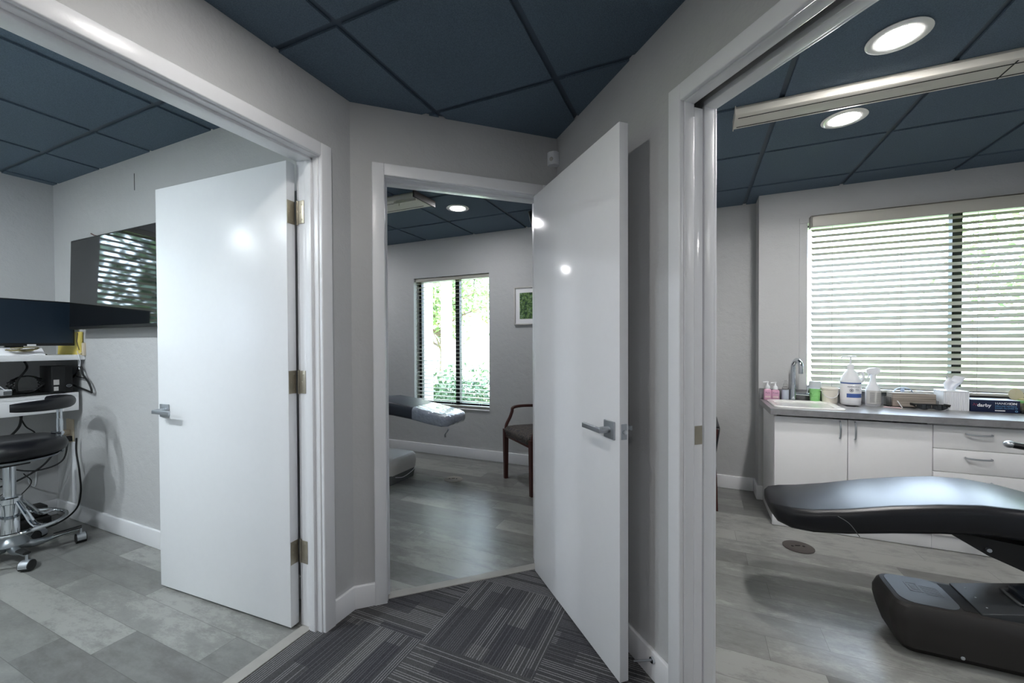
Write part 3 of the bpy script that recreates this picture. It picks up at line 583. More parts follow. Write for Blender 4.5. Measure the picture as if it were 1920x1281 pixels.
# stool
def stool(cx, cy):
    root = thing('dental_stool', (cx, cy, 0), 'black round stool with curved arm rest, foot ring and five casters', 'stool')
    c = Vector((cx, cy, 0)); pol = lambda a, r, z: c+Vector((r*math.cos(math.radians(a)), r*math.sin(math.radians(a)), z))
    b = MB(); b.lathe([(0, .595), (.10, .596), (.20, .602), (.232, .622), (.240, .65), (.228, .682), (.19, .702), (.10, .706), (0, .704)], c, 48); build('seat', b, vinyl, root, smooth=60)
    b = MB(); b.lathe([(0, .578), (.16, .578), (.20, .586), (.205, .597), (0, .598)], c, 40); k = build('seat_pan', b, alu, root)
    b = MB(); b.box(-.05, .09, -.06, .06, .555, .58, Matrix.Translation(c), bev=.004); build('seat_bracket', b, blackp, root)
    b = MB(); b.lathe([(.038, .10), (.038, .36)], c, 24); b.lathe([(.026, .35), (.026, .575)], c, 24); build('column', b, chrome, root)
    b = MB(); b.lathe([(.075, .085), (.072, .10), (.058, .118), (.045, .13), (.04, .133)], c, 32); build('hub', b, alu, root)
    b = MB(); b.lathe([(.045, .325), (.052, .33), (.052, .36), (.045, .365)], c, 24); b.tube([pol(200, .05, .345), pol(200, .075, .345)], .009, 8); build('ring_clamp', b, chrome, root)
    b = MB(); b.tube([pol(a, .225, .20) for a in range(0, 360, 9)], .0105, 10, closed=True)
    for a in (22, 112, 202, 292):
        for da in (-4, 4): b.tube(spline([pol(a+da, .05, .335), pol(a+da, .10, .27), pol(a+da*.8, .15, .205), pol(a+da*.6, .218, .20)], 6), .0085, 8)
    build('foot_ring', b, chrome, root)
    for i in range(5):
        a = -4+72*i
        b = MB(); rings = []
        for r, z, w, h in ((.03, .075, .030, .055), (.09, .062, .026, .044), (.14, .066, .021, .030), (.20, .080, .018, .022), (.278, .088, .016, .016)):
            o = pol(a, r, z); s = Vector((-math.sin(math.radians(a)), math.cos(math.radians(a)), 0)); u = Vector((0, 0, 1))
            rings.append([o+s*w*.9*math.cos(t)+u*h*.5*math.sin(t) for t in [2*math.pi*k/12 for k in range(12)]])
        b.loft(rings); leg = build('leg', b, alu, root)
        b = MB(); o = [pol(a, r, z) for r, z in ((.17, .086), (.29, .099))]; b.tube(o, [.019, .017], 10, flat=.5); build('foot_pad', b, blackp, leg)
        cc = pol(a+0, .285, .03); s = Vector((math.cos(math.radians(40+a*.6)), math.sin(math.radians(40+a*.6)), 0))
        k = MB(); k.tube([cc-s*.024, cc+s*.024], .029, 20); cs = build('caster', k, blackp, root)
        k = MB(); q = s.cross(Vector((0, 0, 1)))
        rings = [[cc+s*dd*.02+(q*math.cos(t)+Vector((0, 0, 1))*math.sin(t))*rr for t in [math.radians(x) for x in range(-15, 200, 12)] for rr in (.0315,)]+[cc+s*dd*.02+(q*math.cos(t)+Vector((0, 0, 1))*math.sin(t))*.0295 for t in [math.radians(x) for x in range(189, -20, -12)]] for dd in (-1, 1)]
        k.loft(rings); k.tube([cc+Vector((0, 0, .03)), cc+Vector((0, 0, .06))], .006, 8); build('caster_hood', k, satin, cs)
    # arm rest: post and crescent
    A0 = 62
    b = MB()
    p0 = pol(A0, .205, 0)
    for ds in (-.011, .011):
        s = Vector((rt.x, rt.y, 0))*ds; b.tube([p0+s+Vector((0, 0, .70)), p0+s+Vector((0, 0, .80))], .0085, 10); b.tube([p0+s+Vector((0, 0, .79)), p0+s+Vector((0, 0, .90))], .006, 10)
    b.tube([p0-Vector((rt.x, rt.y, 0))*.045+Vector((0, 0, .715)), p0+Vector((rt.x, rt.y, 0))*.02+Vector((0, 0, .715))], .010, 10); b.tube([pol(A0, .16, .60), pol(A0, .215, .60), p0+Vector((0, 0, .70))], .009, 8); build('arm_post', b, chrome, root)
    b = MB(); rings = []; N = 26
    for i in range(N+1):
        t = i/N; a = -14+138*t; e = math.sin(math.pi*min(1, max(0, (t*.94+.03))))**.22
        o = pol(a, .245, .905); r_ = pol(a, 1, 0)-c; w, h = .031*e, .036*e
        rings.append([o+r_*w*math.cos(x)+Vector((0, 0, 1))*h*math.sin(x) for x in [2*math.pi*k/16 for k in range(16)]])
    b.loft(rings); build('arm_rest', b, vinyl, root, smooth=60)
    return root
stool(-3.68, 1.0)

# ---------------------------------------------------------------- middle room
def chair(loc, ang, name, label, seatmat, top=.86):
    """arm chair facing local -Y; origin at centre of the front legs"""
    M = Matrix.Translation(loc) @ Matrix.Rotation(ang, 4, 'Z'); root = thing(name, loc, label, 'chair'); hw = .262
    def leg(pts, r):
        b = MB(); rings = []
        for (x, y, z), w in zip(pts, r): rings.append([M @ Vector((x+a*w, y+c*w, z)) for a, c in ((-1, -1), (1, -1), (1, 1), (-1, 1))])
        b.loft(rings); return build('leg', b, wood, root)
    for s in (-1, 1):
        leg([(s*hw, 0, 0), (s*hw, 0, .25), (s*hw, 0, .46)], [.016, .019, .021])
        lo = top < .8; leg([(s*(hw-.02), .56 if lo else .60, 0), (s*(hw-.02), .55 if lo else .53, .25), (s*(hw-.02), .53 if lo else .50, .45), (s*(hw-.02), (.54 if lo else .50)+(top-.47)*.14, top-.02)], [.016, .019, .021, .016])
        b = MB(); pts = spline([(s*hw, 0, .44), (s*(hw+.004), .012, .50), (s*(hw+.012), .05, .56), (s*(hw+.018), .075, .615), (s*(hw+.018), .085, .648), (s*(hw+.016), .16, .660), (s*(hw+.01), .32, .655), (s*(hw-.01), .52, .64)], 4)
        b.tube([M @ p for p in pts], .016, 8, flat=.85); build('arm', b, wood, root)
    b = MB(); b.box(-hw+.015, hw-.015, -.012, .012, .39, .43, M, bev=.003); b.box(-hw+.0, -hw+.024, .02, .5, .39, .43, M, bev=.003); b.box(hw-.024, hw, .02, .5, .39, .43, M, bev=.003); build('seat_rail', b, wood, root)
    b = MB(); rings = []
    for z, g in ((.40, .006), (.43, -.004), (.455, -.006), (.478, .012), (.488, .045)):
        rings.append([M @ Vector((x, y, z+.012*(y < .1))) for x, y in rrect(-hw+g+.014, hw-g-.014, -.022+g, .50-g, .04, 4)])
    b.loft(rings); build('seat', b, seatmat, root, smooth=60)
    b = MB(); rings = []
    for y, g in ((-.022, .02), (-.016, .004), (.016, .004), (.022, .02)):
        rings.append([M @ Vector((x, (.50 if top > .8 else .545)+(z-.45)*.14+y, z)) for x, z in rrect(-hw+(.03 if top > .8 else .0)+g, hw-(.03 if top > .8 else .0)-g, (.50 if top > .8 else .40)+g, top-g, .03, 4)])
    b.loft(rings); build('backrest', b, seatmat, root, smooth=60)
    return root
mid = (Vector((-1.622, 3.478, 0))+Vector((-1.219, 3.126, 0)))/2; fd = math.atan2(3.126-3.478, -1.219+1.622)
chair(mid, fd, 'guest_chair', 'dark wooden arm chair with mottled upholstered seat by the framed print', upholst)
# framed picture
root = thing('picture_frame', (-1.49, 3.91, 1.44), 'white framed foliage picture on the wall beside the window', 'picture')
b = MB(); x0, x1, z0, z1 = -1.715, -1.25, 1.443, 1.833
for a in ((x0, x1, z0, z0+.014), (x0, x1, z1-.014, z1), (x0, x0+.014, z0, z1), (x1-.014, x1, z0, z1)): b.box(a[0], a[1], 3.896, 3.92, a[2], a[3], bev=.002)
build('frame', b, lgrey, root)
b = MB(); b.box(x0+.01, x1-.01, 3.908, 3.912, z0+.01, z1-.01); build('mat_board', b, white_ink, root)
b = MB(); b.box(x0+.062, x1-.062, 3.906, 3.909, z0+.062, z1-.062); build('print', b, pic, root)
# dark ceiling hung monitor, mostly hidden by the open door
root = thing('hanging_monitor', (-1.05, 3.2, 2.434), 'black ceiling hung screen peeking out above the guest chair', 'monitor')
TM = Matrix.Translation((-1.0, 3.2, 2.25)) @ Matrix.Rotation(math.radians(-14), 4, 'Y')
b = MB(); b.box(-.24, .25, -.02, .02, -.18, .155, TM, bev=.004); build('housing', b, blackp, root)
b = MB(); b.box(-.23, .24, -.0215, -.0195, -.17, .145, TM); build('screen', b, screen, root)
b = MB(); b.tube([(-1.0, 3.215, 2.25), (-1.0, 3.215, 2.434)], .02, 12); build('pole', b, blackm, root)
# middle room treatment chair (foot end)
def cushion(prof, yc, mat_top, flip=1):
    """prof: (x, ztop, thick, halfwidth) ; returns builder"""
    b = MB(); rings = []
    for x, zt, th, hw in prof:
        r = min(.032, hw*.5, th*.45); sec = rrect(-hw, hw, 0, th, r, 5)
        rings.append([(x, yc+a, zt-th+c+(.006*(1-(a/hw)**2) if c > th*.6 else 0)) for a, c in sec])
    b.loft(rings); return b
root = thing('treatment_chair', (-2.9, 3.03, 0), 'treatment chair with film wrapped black footrest over a grey base', 'treatment chair')
yM = 3.02
prof = [(-1.842, .625, .030, .06), (-1.848, .638, .05, .11), (-1.872, .652, .085, .150), (-1.93, .667, .105, .170), (-2.05, .687, .11, .178), (-2.2, .712, .11, .180)]
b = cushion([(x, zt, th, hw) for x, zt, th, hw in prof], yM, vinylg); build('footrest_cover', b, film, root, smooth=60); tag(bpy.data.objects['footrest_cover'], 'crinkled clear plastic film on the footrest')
b = cushion([(-2.19, .710, .108, .178), (-2.4, .742, .115, .19), (-2.6, .76, .12, .20), (-2.8, .74, .12, .22), (-3.1, .62, .12, .25), (-3.4, .60, .12, .25), (-3.6, .66, .12, .25), (-3.95, 1.0, .10, .25)], yM, vinylg); build('cushion', b, vinylg, root, smooth=60)
b = MB()
for z0, z1, m in ((0, 0, 0),):
    rings = []
for z, x1, y0, y1 in ((.085, -2.44, 2.85, 3.22), (.15, -2.43, 2.845, 3.225), (.21, -2.435, 2.85, 3.22), (.232, -2.45, 2.865, 3.205), (.24, -2.48, 2.89, 3.18)):
    rings.append([(x, y, z) for x, y in rrect(-3.5, x1, y0, y1, .04, 4)])
b.loft(rings); build('base_cover', b, lgrey, root)
b = MB(); b.loft([[(x, y, z) for x, y in rrect(-3.5, x1, y0, y1, .03, 4)] for z, x1, y0, y1 in ((.001, -2.455, 2.86, 3.21), (.088, -2.442, 2.852, 3.218))]); build('base_skirt', b, mgrey, root)
b = MB(); b.box(-3.3, -2.75, 2.93, 3.12, .235, .60, bev=.03); build('lift_column', b, lgrey, root)
b = MB(); b.tube(spline([(-2.43, 2.9, .07), (-2.42, 3.0, .05), (-2.43, 3.14, .065), (-2.44, 3.2, .09)]), .003, 5); build('cord', b, wplast, root)
b = MB(); b.tube(spline([(-1.872, 2.9, .545), (-1.885, 2.9, .525), (-1.905, 2.9, .50), (-1.905, 2.9, .475)]), .014, 6, flat=.35); b.tube([(-1.872, 2.9, .545), (-1.95, 2.93, .60)], .002, 5); build('pull_tab', b, satin, root)
def floor_plate(x, y, r, mat, label):
    b = MB(); b.lathe([(r, .0), (r, .003), (r*.93, .0055), (r*.5, .006), (0, .006)], (x, y, .0003), 40); o = solo('floor_outlet', b, mat, label, 'floor outlet')
    b = MB()
    for dx, dy in ((.35, .1), (-.4, -.15)): b.lathe([(r*.09, .0), (r*.09, .001)], (x+r*dx, y+r*dy, .0065), 12)
    b.tube([(x-r*.2, y, .007), (x+.01, y+r*.1, .007)], .003, 5); build('screw', b, blackm, o)
floor_plate(-2.046, 3.245, .084, floorp, 'round taupe cover plate in the floor of the middle room')
floor_plate(.573, 3.0, .083, darkfl, 'round brown cover plate in the floor beneath the footrest')

# ---------------------------------------------------------------- right room
# guest chair in the alcove, only its edge shows
chair(Vector((-.425, 3.66, 0)), math.radians(-90), 'guest_chair', 'black low backed chair edge showing beside the sliding door jamb', vinyl, .63)
# base cabinets
def pull(parent, a, b_, out):
    m = MB(); a = Vector(a); c = Vector(b_); o = Vector(out); pts = [a, a+o*.5, a.lerp(c, .12)+o*.9, a.lerp(c, .5)+o*1.15, a.lerp(c, .88)+o*.9, c+o*.5, c]; m.tube(spline(pts, 4), [.0035+.0018*math.sin(math.pi*i/24) for i in range(25)], 8); build('handle', m, satin, parent)
fy = 3.29
root = thing('sink_cabinet', (.895, 3.53, 0), 'white two door base cabinet under the sink', 'cabinet')
b = MB(); b.box(.487, .505, fy+.02, 3.785, .002, .764); b.box(1.284, 1.302, fy+.02, 3.785, .002, .764); b.box(.505, 1.284, 3.76, 3.785, .1, .5); b.box(.505, 1.284, fy+.02, 3.785, .09, .108); build('body', b, whitem, root)
for x0, x1, hx in ((.489, .889, .848), (.893, 1.300, .926)):
    b = MB(); b.box(x0, x1, fy, fy+.019, .092, .752, bev=.0015); d = build('door', b, whitem, root)
    pull(d, (hx, fy, .632), (hx, fy, .742), (0, -.022, 0))
b = MB(); b.box(.478, 1.302, fy+.008, fy+.02, .003, .090, bev=.002); build('toe_board', b, white, root)
for i, (x0, x1, lab) in enumerate(((1.304, 1.745, 'white drawer cabinet beside the two door cabinet'), (1.749, 2.19, 'white drawer cabinet farther from the sink'), (2.194, 3.19, 'white drawer cabinet at the wall end of the counter'))):
    root = thing('drawer_cabinet', ((x0+x1)/2, 3.53, 0), lab, 'cabinet')
    b = MB(); b.box(x0-.001, x1+.001, fy+.02, 3.785, .002, .764); build('body', b, whitem, root)
    for z0, z1 in ((.615, .752), (.477, .612), (.339, .474), (.201, .336), (.092, .198)):
        b = MB(); b.box(x0+.001, x1-.001, fy, fy+.019, z0, z1, bev=.0015); d = build('drawer', b, whitem, root)
        zz = z1-.04; cx = x0+.198 if i == 0 else (x0+x1)/2
        pull(d, (cx-.055, fy, zz), (cx+.055, fy, zz), (0, -.022, -.004))
    b = MB(); b.box(x0-.001, x1+.001, fy+.008, fy+.02, .003, .090, bev=.002); build('toe_board', b, white, root)
# countertop with sink hole and waste opening
zt = .806; SX = (.515, .870, 3.325, 3.675); HX = (.955, 1.035, 3.55, 3.66)
b = MB(); y0, y1 = 3.25, 3.798; z0 = .766
xs = sorted([.460, SX[0], SX[1], HX[0], HX[1], 3.19])
for i in range(5):
    a, c = xs[i], xs[i+1]
    if i == 1: b.box(a, c, y0, SX[2], z0, zt); b.box(a, c, SX[3], y1, z0, zt)
    elif i == 3: b.box(a, c, y0, HX[2], z0, zt); b.box(a, c, HX[3], y1, z0, zt)
    else: b.box(a, c, y0, y1, z0, zt)
root = solo('countertop', b, laminate, 'long grey laminate counter under the wide window blind', 'countertop', base=(1.8, 3.5, z0))
b = MB(); b.box(.460, 3.19, 3.779, 3.7985, zt, .890, bev=.002); build('backsplash', b, laminate, root)
b = MB(); b.box(HX[0]-.004, HX[1]+.004, HX[2]-.004, HX[3]+.004, .775, .780); build('waste_opening', b, blackm, root)
# sink
b = MB(); rings = []
for g, z in ((-.022, zt+.0005), (-.022, zt+.008), (-.016, zt+.013), (.004, zt+.013), (.018, zt+.004), (.03, zt-.09), (.06, zt-.12), (.12, zt-.125)):
    rings.append([(x, y, z) for x, y in rrect(SX[0]+g, SX[1]-g, SX[2]+g, SX[3]-g, .045, 6)])
b.loft(rings)
root = solo('sink', b, gwhite, 'white drop in hand sink in the grey counter', 'sink', base=(.69, 3.52, zt))
# faucet
fx, fyy = .674, 3.728
root = thing('faucet', (fx, fyy, zt), 'tall chrome gooseneck faucet behind the white sink', 'faucet')
b = MB(); b.lathe([(.026, .0005), (.026, .006), (.020, .012), (.0185, .09), (.0165, .12), (.0145, .13)], (fx, fyy, zt), 24); build('body', b, chrome, root)
b = MB(); pts = spline([(fx, fyy, zt+.12), (fx, fyy, zt+.26), (fx+.002, fyy-.010, zt+.285), (fx+.014, fyy-.045, zt+.315), (fx+.026, fyy-.085, zt+.295), (fx+.030, fyy-.098, zt+.26), (fx+.030, fyy-.098, zt+.215)], 6); b.tube(pts, .0155, 14); build('spout', b, chrome, root, smooth=60)
b = MB(); b.tube([(fx, fyy, zt+.055), (fx+.10, fyy-.005, zt+.052)], .0125, 14); b.tube([(fx+.088, fyy-.006, zt+.052), (fx+.088, fyy-.012, zt+.125)], .0055, 10); build('handle', b, chrome, root)
# soap bottles
def pump(root, x, y, z, m=wplast, s=1.0, dx=-.03):
    b = MB(); b.lathe([(.0165*s, 0), (.0165*s, .016*s), (.014*s, .022*s), (.006*s, .032*s), (.005*s, .048*s), (.008*s, .049*s), (.008*s, .056*s), (0, .057*s)], (x, y, z), 16); b.tube([(x, y, z+.052*s), (x+dx*s, y-.004, z+.049*s)], .0045*s, 8); build('pump', b, m, root)
for x, y, h, label, words_ in ((.508, 3.735, .088, 'pink hand soap pump bottle closest to the alcove wall', 'Pure'), (.560, 3.735, .084, 'pink hand soap pump bottle between the first soap and the clear one', 'Fresh')):
    root = thing('soap_bottle', (x, y, zt), label, 'soap bottle')
    b = MB(); b.loft([[(px, py, zt+.0005+z) for px, py in rrect(x-.026+g, x+.026-g, y-.017+g*.6, y+.017-g*.6, .009, 4)] for z, g in ((0, .003), (.004, 0), (h-.012, 0), (h-.004, .006), (h, .012))]); build('body', b, pinkl, root)
    pump(root, x, y, zt+h); t1 = text('lettering', words_, .016, dark_ink if words_ == 'Pure' else dark_ink, (x, y-.0172, zt+.052), (1, 0, 0), (0, 0, 1), root, 'CENTER')
    b = MB(); b.box(x-.018, x+.018, y-.0178, y-.0172, zt+.018, zt+.034); build('label_patch', b, pinkc, root)
root = thing('sanitizer_bottle', (.625, 3.735, zt), 'clear pump bottle with pale label left of the faucet', 'bottle')
b = MB(); b.lathe([(.022, .0005), (.024, .005), (.024, .09), (.018, .105), (.012, .108)], (.625, 3.735, zt), 24); build('body', b, clearp, root)
b = MB(); b.lathe([(.0245, .012), (.0245, .085)], (.625, 3.735, zt), 24); build('wrap_label', b, plain('silver blue label', srgb(182, 190, 204), .4), root); pump(root, .625, 3.735, zt+.106, clearp, .9, .02)
# stack of cups with green printed band
root = thing('cup_stack', (.812, 3.748, zt), 'stack of green ribbed disposable cups beside the sink', 'cups')
b = MB(); p = []
for i in range(11): p += [(.0285+.0005*i, .001+i*.0095), (.031+.0005*i, .0085+i*.0095)]
b.lathe(p, (.806, 3.705, zt), 28); build('cups', b, green, root)
b = MB(); b.lathe([(.0365, .104), (.039, .118), (.037, .150), (.033, .158), (.0, .160)], (.806, 3.705, zt), 28); build('clear_cup', b, plain('frosted plastic', srgb(225, 232, 235), .3, trans=.35, ior=1.1), root)
# white tub
root = thing('plastic_tub', (.897, 3.735, zt), 'cream open tub between the cups and the pump jug', 'tub')
b = MB(); b.lathe([(0, .0005), (.042, .0005), (.045, .006), (.049, .10), (.0535, .104), (.0535, .116), (.048, .118), (.046, .10), (.042, .012), (0, .012)], (.890, 3.69, zt), 36); build('tub_wall', b, plain('cream plastic', srgb(226, 220, 208), .4), root)
b = MB(); b.tube([((.890)+.052*math.cos(a), 3.69-.052*math.sin(a), zt+.10-.055*math.sin(a)) for a in [math.pi*i/16 for i in range(17)]], .002, 6); build('bail_handle', b, wplast, root)
# gallon pump jug
jx, jy = 1.010, 3.680
root = thing('pump_jug', (jx, jy, zt), 'large white pump jug with blue banded label', 'pump jug')
b = MB(); b.lathe([(0, .0005), (.056, .0005), (.060, .008), (.059, .02), (.060, .03), (.060, .165), (.055, .185), (.042, .215), (.028, .240), (.019, .252), (.019, .268)], (jx, jy, zt), 40); build('body', b, wplast, root)
b = MB(); b.lathe([(.0195, .262), (.0195, .283), (.012, .290), (.006, .296), (.005, .335), (.013, .338), (.013, .348), (0, .350)], (jx, jy, zt), 20); b.tube([(jx, jy, zt+.342), (jx-.05, jy-.005, zt+.340), (jx-.056, jy-.005, zt+.33)], .006, 8); b.box(jx-.005, jx+.032, jy-.008, jy+.008, zt+.336, zt+.348, bev=.002); build('pump', b, wplast, root)
b = MB(); b.tube(spline([(jx+.035, jy-.01, zt+.225), (jx+.058, jy-.02, zt+.232), (jx+.068, jy-.022, zt+.20), (jx+.057, jy-.018, zt+.16)], 5), .008, 8); build('grip', b, wplast, root)
def wrap(r, z0, z1, a0, a1, mat, name, root, cx, cy, n=16):
    b = MB(); rings = []
    for i in range(n+1):
        a = math.radians(a0+(a1-a0)*i/n); rings.append([(cx+rr*math.cos(a), cy+rr*math.sin(a), z) for rr, z in ((r, z0), (r+.0008, z0), (r+.0008, z1), (r, z1))])
    b.loft(rings); return build(name, b, mat, root)
lb = wrap(.0602, .035+zt, .150+zt, 180, 360, white_ink, 'front_label', root, jx, jy)
k = MB()
b = wrap(.0610, .152+zt, .160+zt, 175, 365, blue, 'blue_band', root, jx, jy); tag(b, 'blue band')
b = wrap(.0612, .055+zt, .083+zt, 235, 330, blue, 'blue_panel', root, jx, jy); tag(b, 'blue panel')
text('lettering', 'PREMIUM HAND', .0095, dark_ink, (jx, jy-.0625, zt+.128), (1, 0, 0), (0, 0, 1), root, 'CENTER'); text('lettering', 'SKIN\nCARE', .008, dark_ink, (jx+.012, jy-.0615, zt+.112), (1, 0, 0), (0, 0, 1), root)
b = MB(); b.tube([(jx-.010+.010*math.cos(a), jy-.0625, zt+.106+.010*math.sin(a)) for a in [2*math.pi*i/20 for i in range(20)]], .0014, 5, closed=True); b.box(jx-.014, jx-.006, jy-.063, jy-.062, zt+.102, zt+.110); build('emblem', b, dark_ink, root)
# spray bottle
sx_, sy_ = 1.134, 3.672
root = thing('spray_bottle', (sx_, sy_, zt), 'white spray bottle standing right of the pump jug', 'spray bottle')
b = MB(); b.lathe([(0, .0005), (.041, .0005), (.043, .006), (.043, .10), (.038, .125), (.022, .155), (.015, .185), (.014, .20)], (sx_, sy_, zt), 32, sy=.8); build('body', b, wplast, root)
b = MB(); b.lathe([(.016, .195), (.016, .218)], (sx_, sy_, zt), 20)
b.loft([[(x, sy_-.013, zt+z), (x, sy_+.013, zt+z), (x, sy_+.011, zt+z2), (x, sy_-.011, zt+z2)] for x, z, z2 in ((sx_-.040, .232, .252), (sx_-.02, .222, .262), (sx_+.01, .216, .266), (sx_+.036, .236, .262))]); b.tube([(sx_-.02, sy_, zt+.222), (sx_-.03, sy_, zt+.19)], .005, 6); build('trigger_head', b, wplast, root)
lb = wrap(.0432, .015+zt, .108+zt, 200, 345, plain('pale grey label', srgb(205, 204, 202), .5), 'front_label', root, sx_, sy_); 
b = MB()
for i in range(9): b.box(sx_-.030, sx_-.003, sy_-.0452, sy_-.0445, zt+.028+i*.008, zt+.030+i*.008)
for i in range(11): b.box(sx_+.006, sx_+.030, sy_-.0450, sy_-.0443, zt+.022+i*.007, zt+.0235+i*.007)
build('print_lines', b, mgrey, root)
# towel holder
root = thing('towel_holder', (1.345, 3.70, zt), 'clear holder with a stack of folded brown paper towels', 'paper towels')
b = MB(); b.box(1.212, 1.216, 3.62, 3.731, zt+.001, zt+.07); b.box(1.212, 1.46, 3.62, 3.731, zt+.0005, zt+.005); b.box(1.455, 1.459, 3.62, 3.731, zt+.001, zt+.055); build('tray', b, clearp, root)
b = MB(); b.box(1.225, 1.450, 3.625, 3.728, zt+.006, zt+.098, bev=.005); build('towels', b, towel, root)
# tape roll
b = MB(); b.tube([(1.320+.062*math.cos(a), 3.738, zt+.066+.062*math.sin(a)) for a in [2*math.pi*i/40 for i in range(40)]], .009, 8, closed=True, flat=.3); b.box(1.308, 1.326, 3.732, 3.744, zt+.07, zt+.124, bev=.002)
solo('face_shield', b, lblt, 'pale blue hoop standing behind the paper towels', 'hoop')
b = MB(); random.seed(5); b.loft([[(1.425+x, 3.755+.004*math.sin(x*90)+dy, zt+.055+.03*math.sin((x+.02)*26)+dz) for x in [i*.008 for i in range(12)]] + [(1.425+x, 3.757+dy, zt+.05) for x in [.088-i*.008 for i in range(12)]] for dy, dz in ((0, 0), (.01, .008), (.02, .0))])
solo('mask', b, lblt, 'pale blue folded mask behind the tissue box', 'mask')
# card, glasses
root = thing('booklet', (1.245, 3.585, zt), 'small pale pink open booklet lying on the counter edge', 'booklet')
b = MB(); b.loft([[(1.165, 3.60, zt+.0005), (1.255, 3.575, zt+.0005), (1.275, 3.61, zt+.0005), (1.19, 3.635, zt+.0005)], [(1.165, 3.60, zt+.004), (1.255, 3.575, zt+.004), (1.275, 3.61, zt+.004), (1.19, 3.635, zt+.004)]]); build('pages', b, pinkc, root)
b = MB(); b.loft([[(1.258, 3.575, zt+.001), (1.262, 3.575, zt+.001), (1.276, 3.61, zt+.001), (1.272, 3.61, zt+.001)], [(1.232, 3.58, zt+.052), (1.234, 3.58, zt+.052), (1.252, 3.615, zt+.046), (1.25, 3.615, zt+.046)]]); build('raised_flap', b, white_ink, root)
root = thing('protective_glasses', (1.40, 3.57, zt), 'dark wraparound protective glasses on the counter', 'glasses')
def gl(x0, x1):
    b = MB(); pts = []
    n = 10; f = lambda t: (x0+(x1-x0)*t, 3.555-.012*math.sin(math.pi*t), zt)
    rings = []
    for i in range(n+1):
        t = i/n; x, y, z = f(t); hh = .034*(1-abs(t-.45)**2*1.3); rings.append([(x, y, z+.038-hh), (x, y+.003, z+.038-hh), (x, y+.006, z+.038), (x, y+.003, z+.038)])
    b.loft(rings); return b
build('lens', gl(1.325, 1.398), screen, root); build('lens', gl(1.402, 1.478), screen, root)
b = MB(); b.box(1.312, 1.49, 3.548, 3.556, zt+.033, zt+.041, bev=.002); b.box(1.306, 1.320, 3.55, 3.60, zt+.024, zt+.041, bev=.003); b.box(1.474, 1.488, 3.55, 3.60, zt+.024, zt+.041, bev=.003); b.tube([(1.313, 3.60, zt+.03), (1.35, 3.615, zt+.008)], .004, 6); b.tube([(1.481, 3.60, zt+.03), (1.46, 3.615, zt+.008)], .004, 6); build('frame', b, blackp, root)
# tissue box
root = thing('tissue_box', (1.545, 3.70, zt), 'white pleated tissue box with a tissue pulled up', 'tissue box')
b = MB(); N = 14; poly = []
x0, x1, y0, y1 = 1.475, 1.598, 3.60, 3.725
for i in range(N*2+1): poly.append((x0+(x1-x0)*i/(2*N), y0+(.0028 if i % 2 else 0)))
for i in range(N*2+1): poly.append((x1-(.0028 if i % 2 else 0), y0+(y1-y0)*i/(2*N)))
poly += [(x0, y1)]
b.prism(poly, zt+.0005, zt+.122); build('cover', b, wplast, root, smooth=20)
b = MB(); b.box(x0-.001, x1+.001, y0-.001, y1+.001, zt+.119, zt+.126, bev=.003); build('lid', b, wplast, root)
b = MB(); rings = []
for z, wx, wy, dx in ((.124, .020, .006, -.005), (.145, .028, .010, -.008), (.17, .040, .014, 0), (.195, .042, .012, .018), (.205, .022, .006, -.004)):
    rings.append([(1.537+dx+wx*math.cos(t)*(1+.25*math.cos(3*t)), 3.665+wy*math.sin(t)*(1+.4*math.sin(5*t)), zt+z+.018*math.sin(2*t+1)*(z > .18)) for t in [2*math.pi*k/28 for k in range(28)]])
b.loft(rings); build('tissue', b, tissue, root, smooth=60)
# glove box
gx0, gx1, gy0, gy1, gh = 1.602, 1.826, 3.595, 3.72, .076
root = thing('glove_box', ((gx0+gx1)/2, 3.65, zt), 'dark navy glove box with white lettering next to the tissue box', 'glove box')
b = MB(); b.box(gx0, gx1, gy0, gy1, zt+.0005, zt+gh, bev=.001); build('carton', b, navyb, root)
b = MB(); b.box(gx0+.002, gx1-.002, gy0+.002, gy1-.002, zt+gh, zt+gh+.0015); build('carton_top', b, plain('pale grey carton top', srgb(196, 200, 214), .5), root)
yy = gy0-.0006; T = lambda s_, sz, m, x, z, **k: text('lettering', s_, sz, m, (x, yy, zt+z), (1, 0, 0), (0, 0, 1), root, **k)
T('darby', .029, white_ink, gx0+.030, .034, bold=.0005, sx=.98); T('HANDS', .0175, white_ink, gx0+.112, .052, sx=1.15); T('ON', .0175, white_ink, gx0+.178, .052, sx=1.15, bold=.0008)
T('DELUXE NITRILE', .0125, lblue, gx0+.112, .037, sx=1.05); T('EXAM GLOVES PF', .0125, lblue, gx0+.112, .024, sx=1.05)
b = MB(); b.box(gx0+.112, gx0+.158, gy0-.001, gy0, zt+.009, zt+.016); build('white_tab', b, white_ink, root); T('100 GLOVES', .006, navyb, gx0+.116, .0105)
b = MB()
for dx, dz in ((0, 0), (.007, .004), (.012, -.003), (.004, .009), (.016, .006)): b.sphere((gx0+.012+dx, gy0-.0008, zt+.043+dz), .0022, .0008, .0022, 8)
build('logo_dots', b, redi, root)
b = MB(); b.tube([(gx1-.016+.005*math.cos(a), gy0-.0008, zt+.012+.005*math.sin(a)) for a in [2*math.pi*i/16 for i in range(16)]], .0014, 5, closed=True); build('round_mark', b, lblue, root)
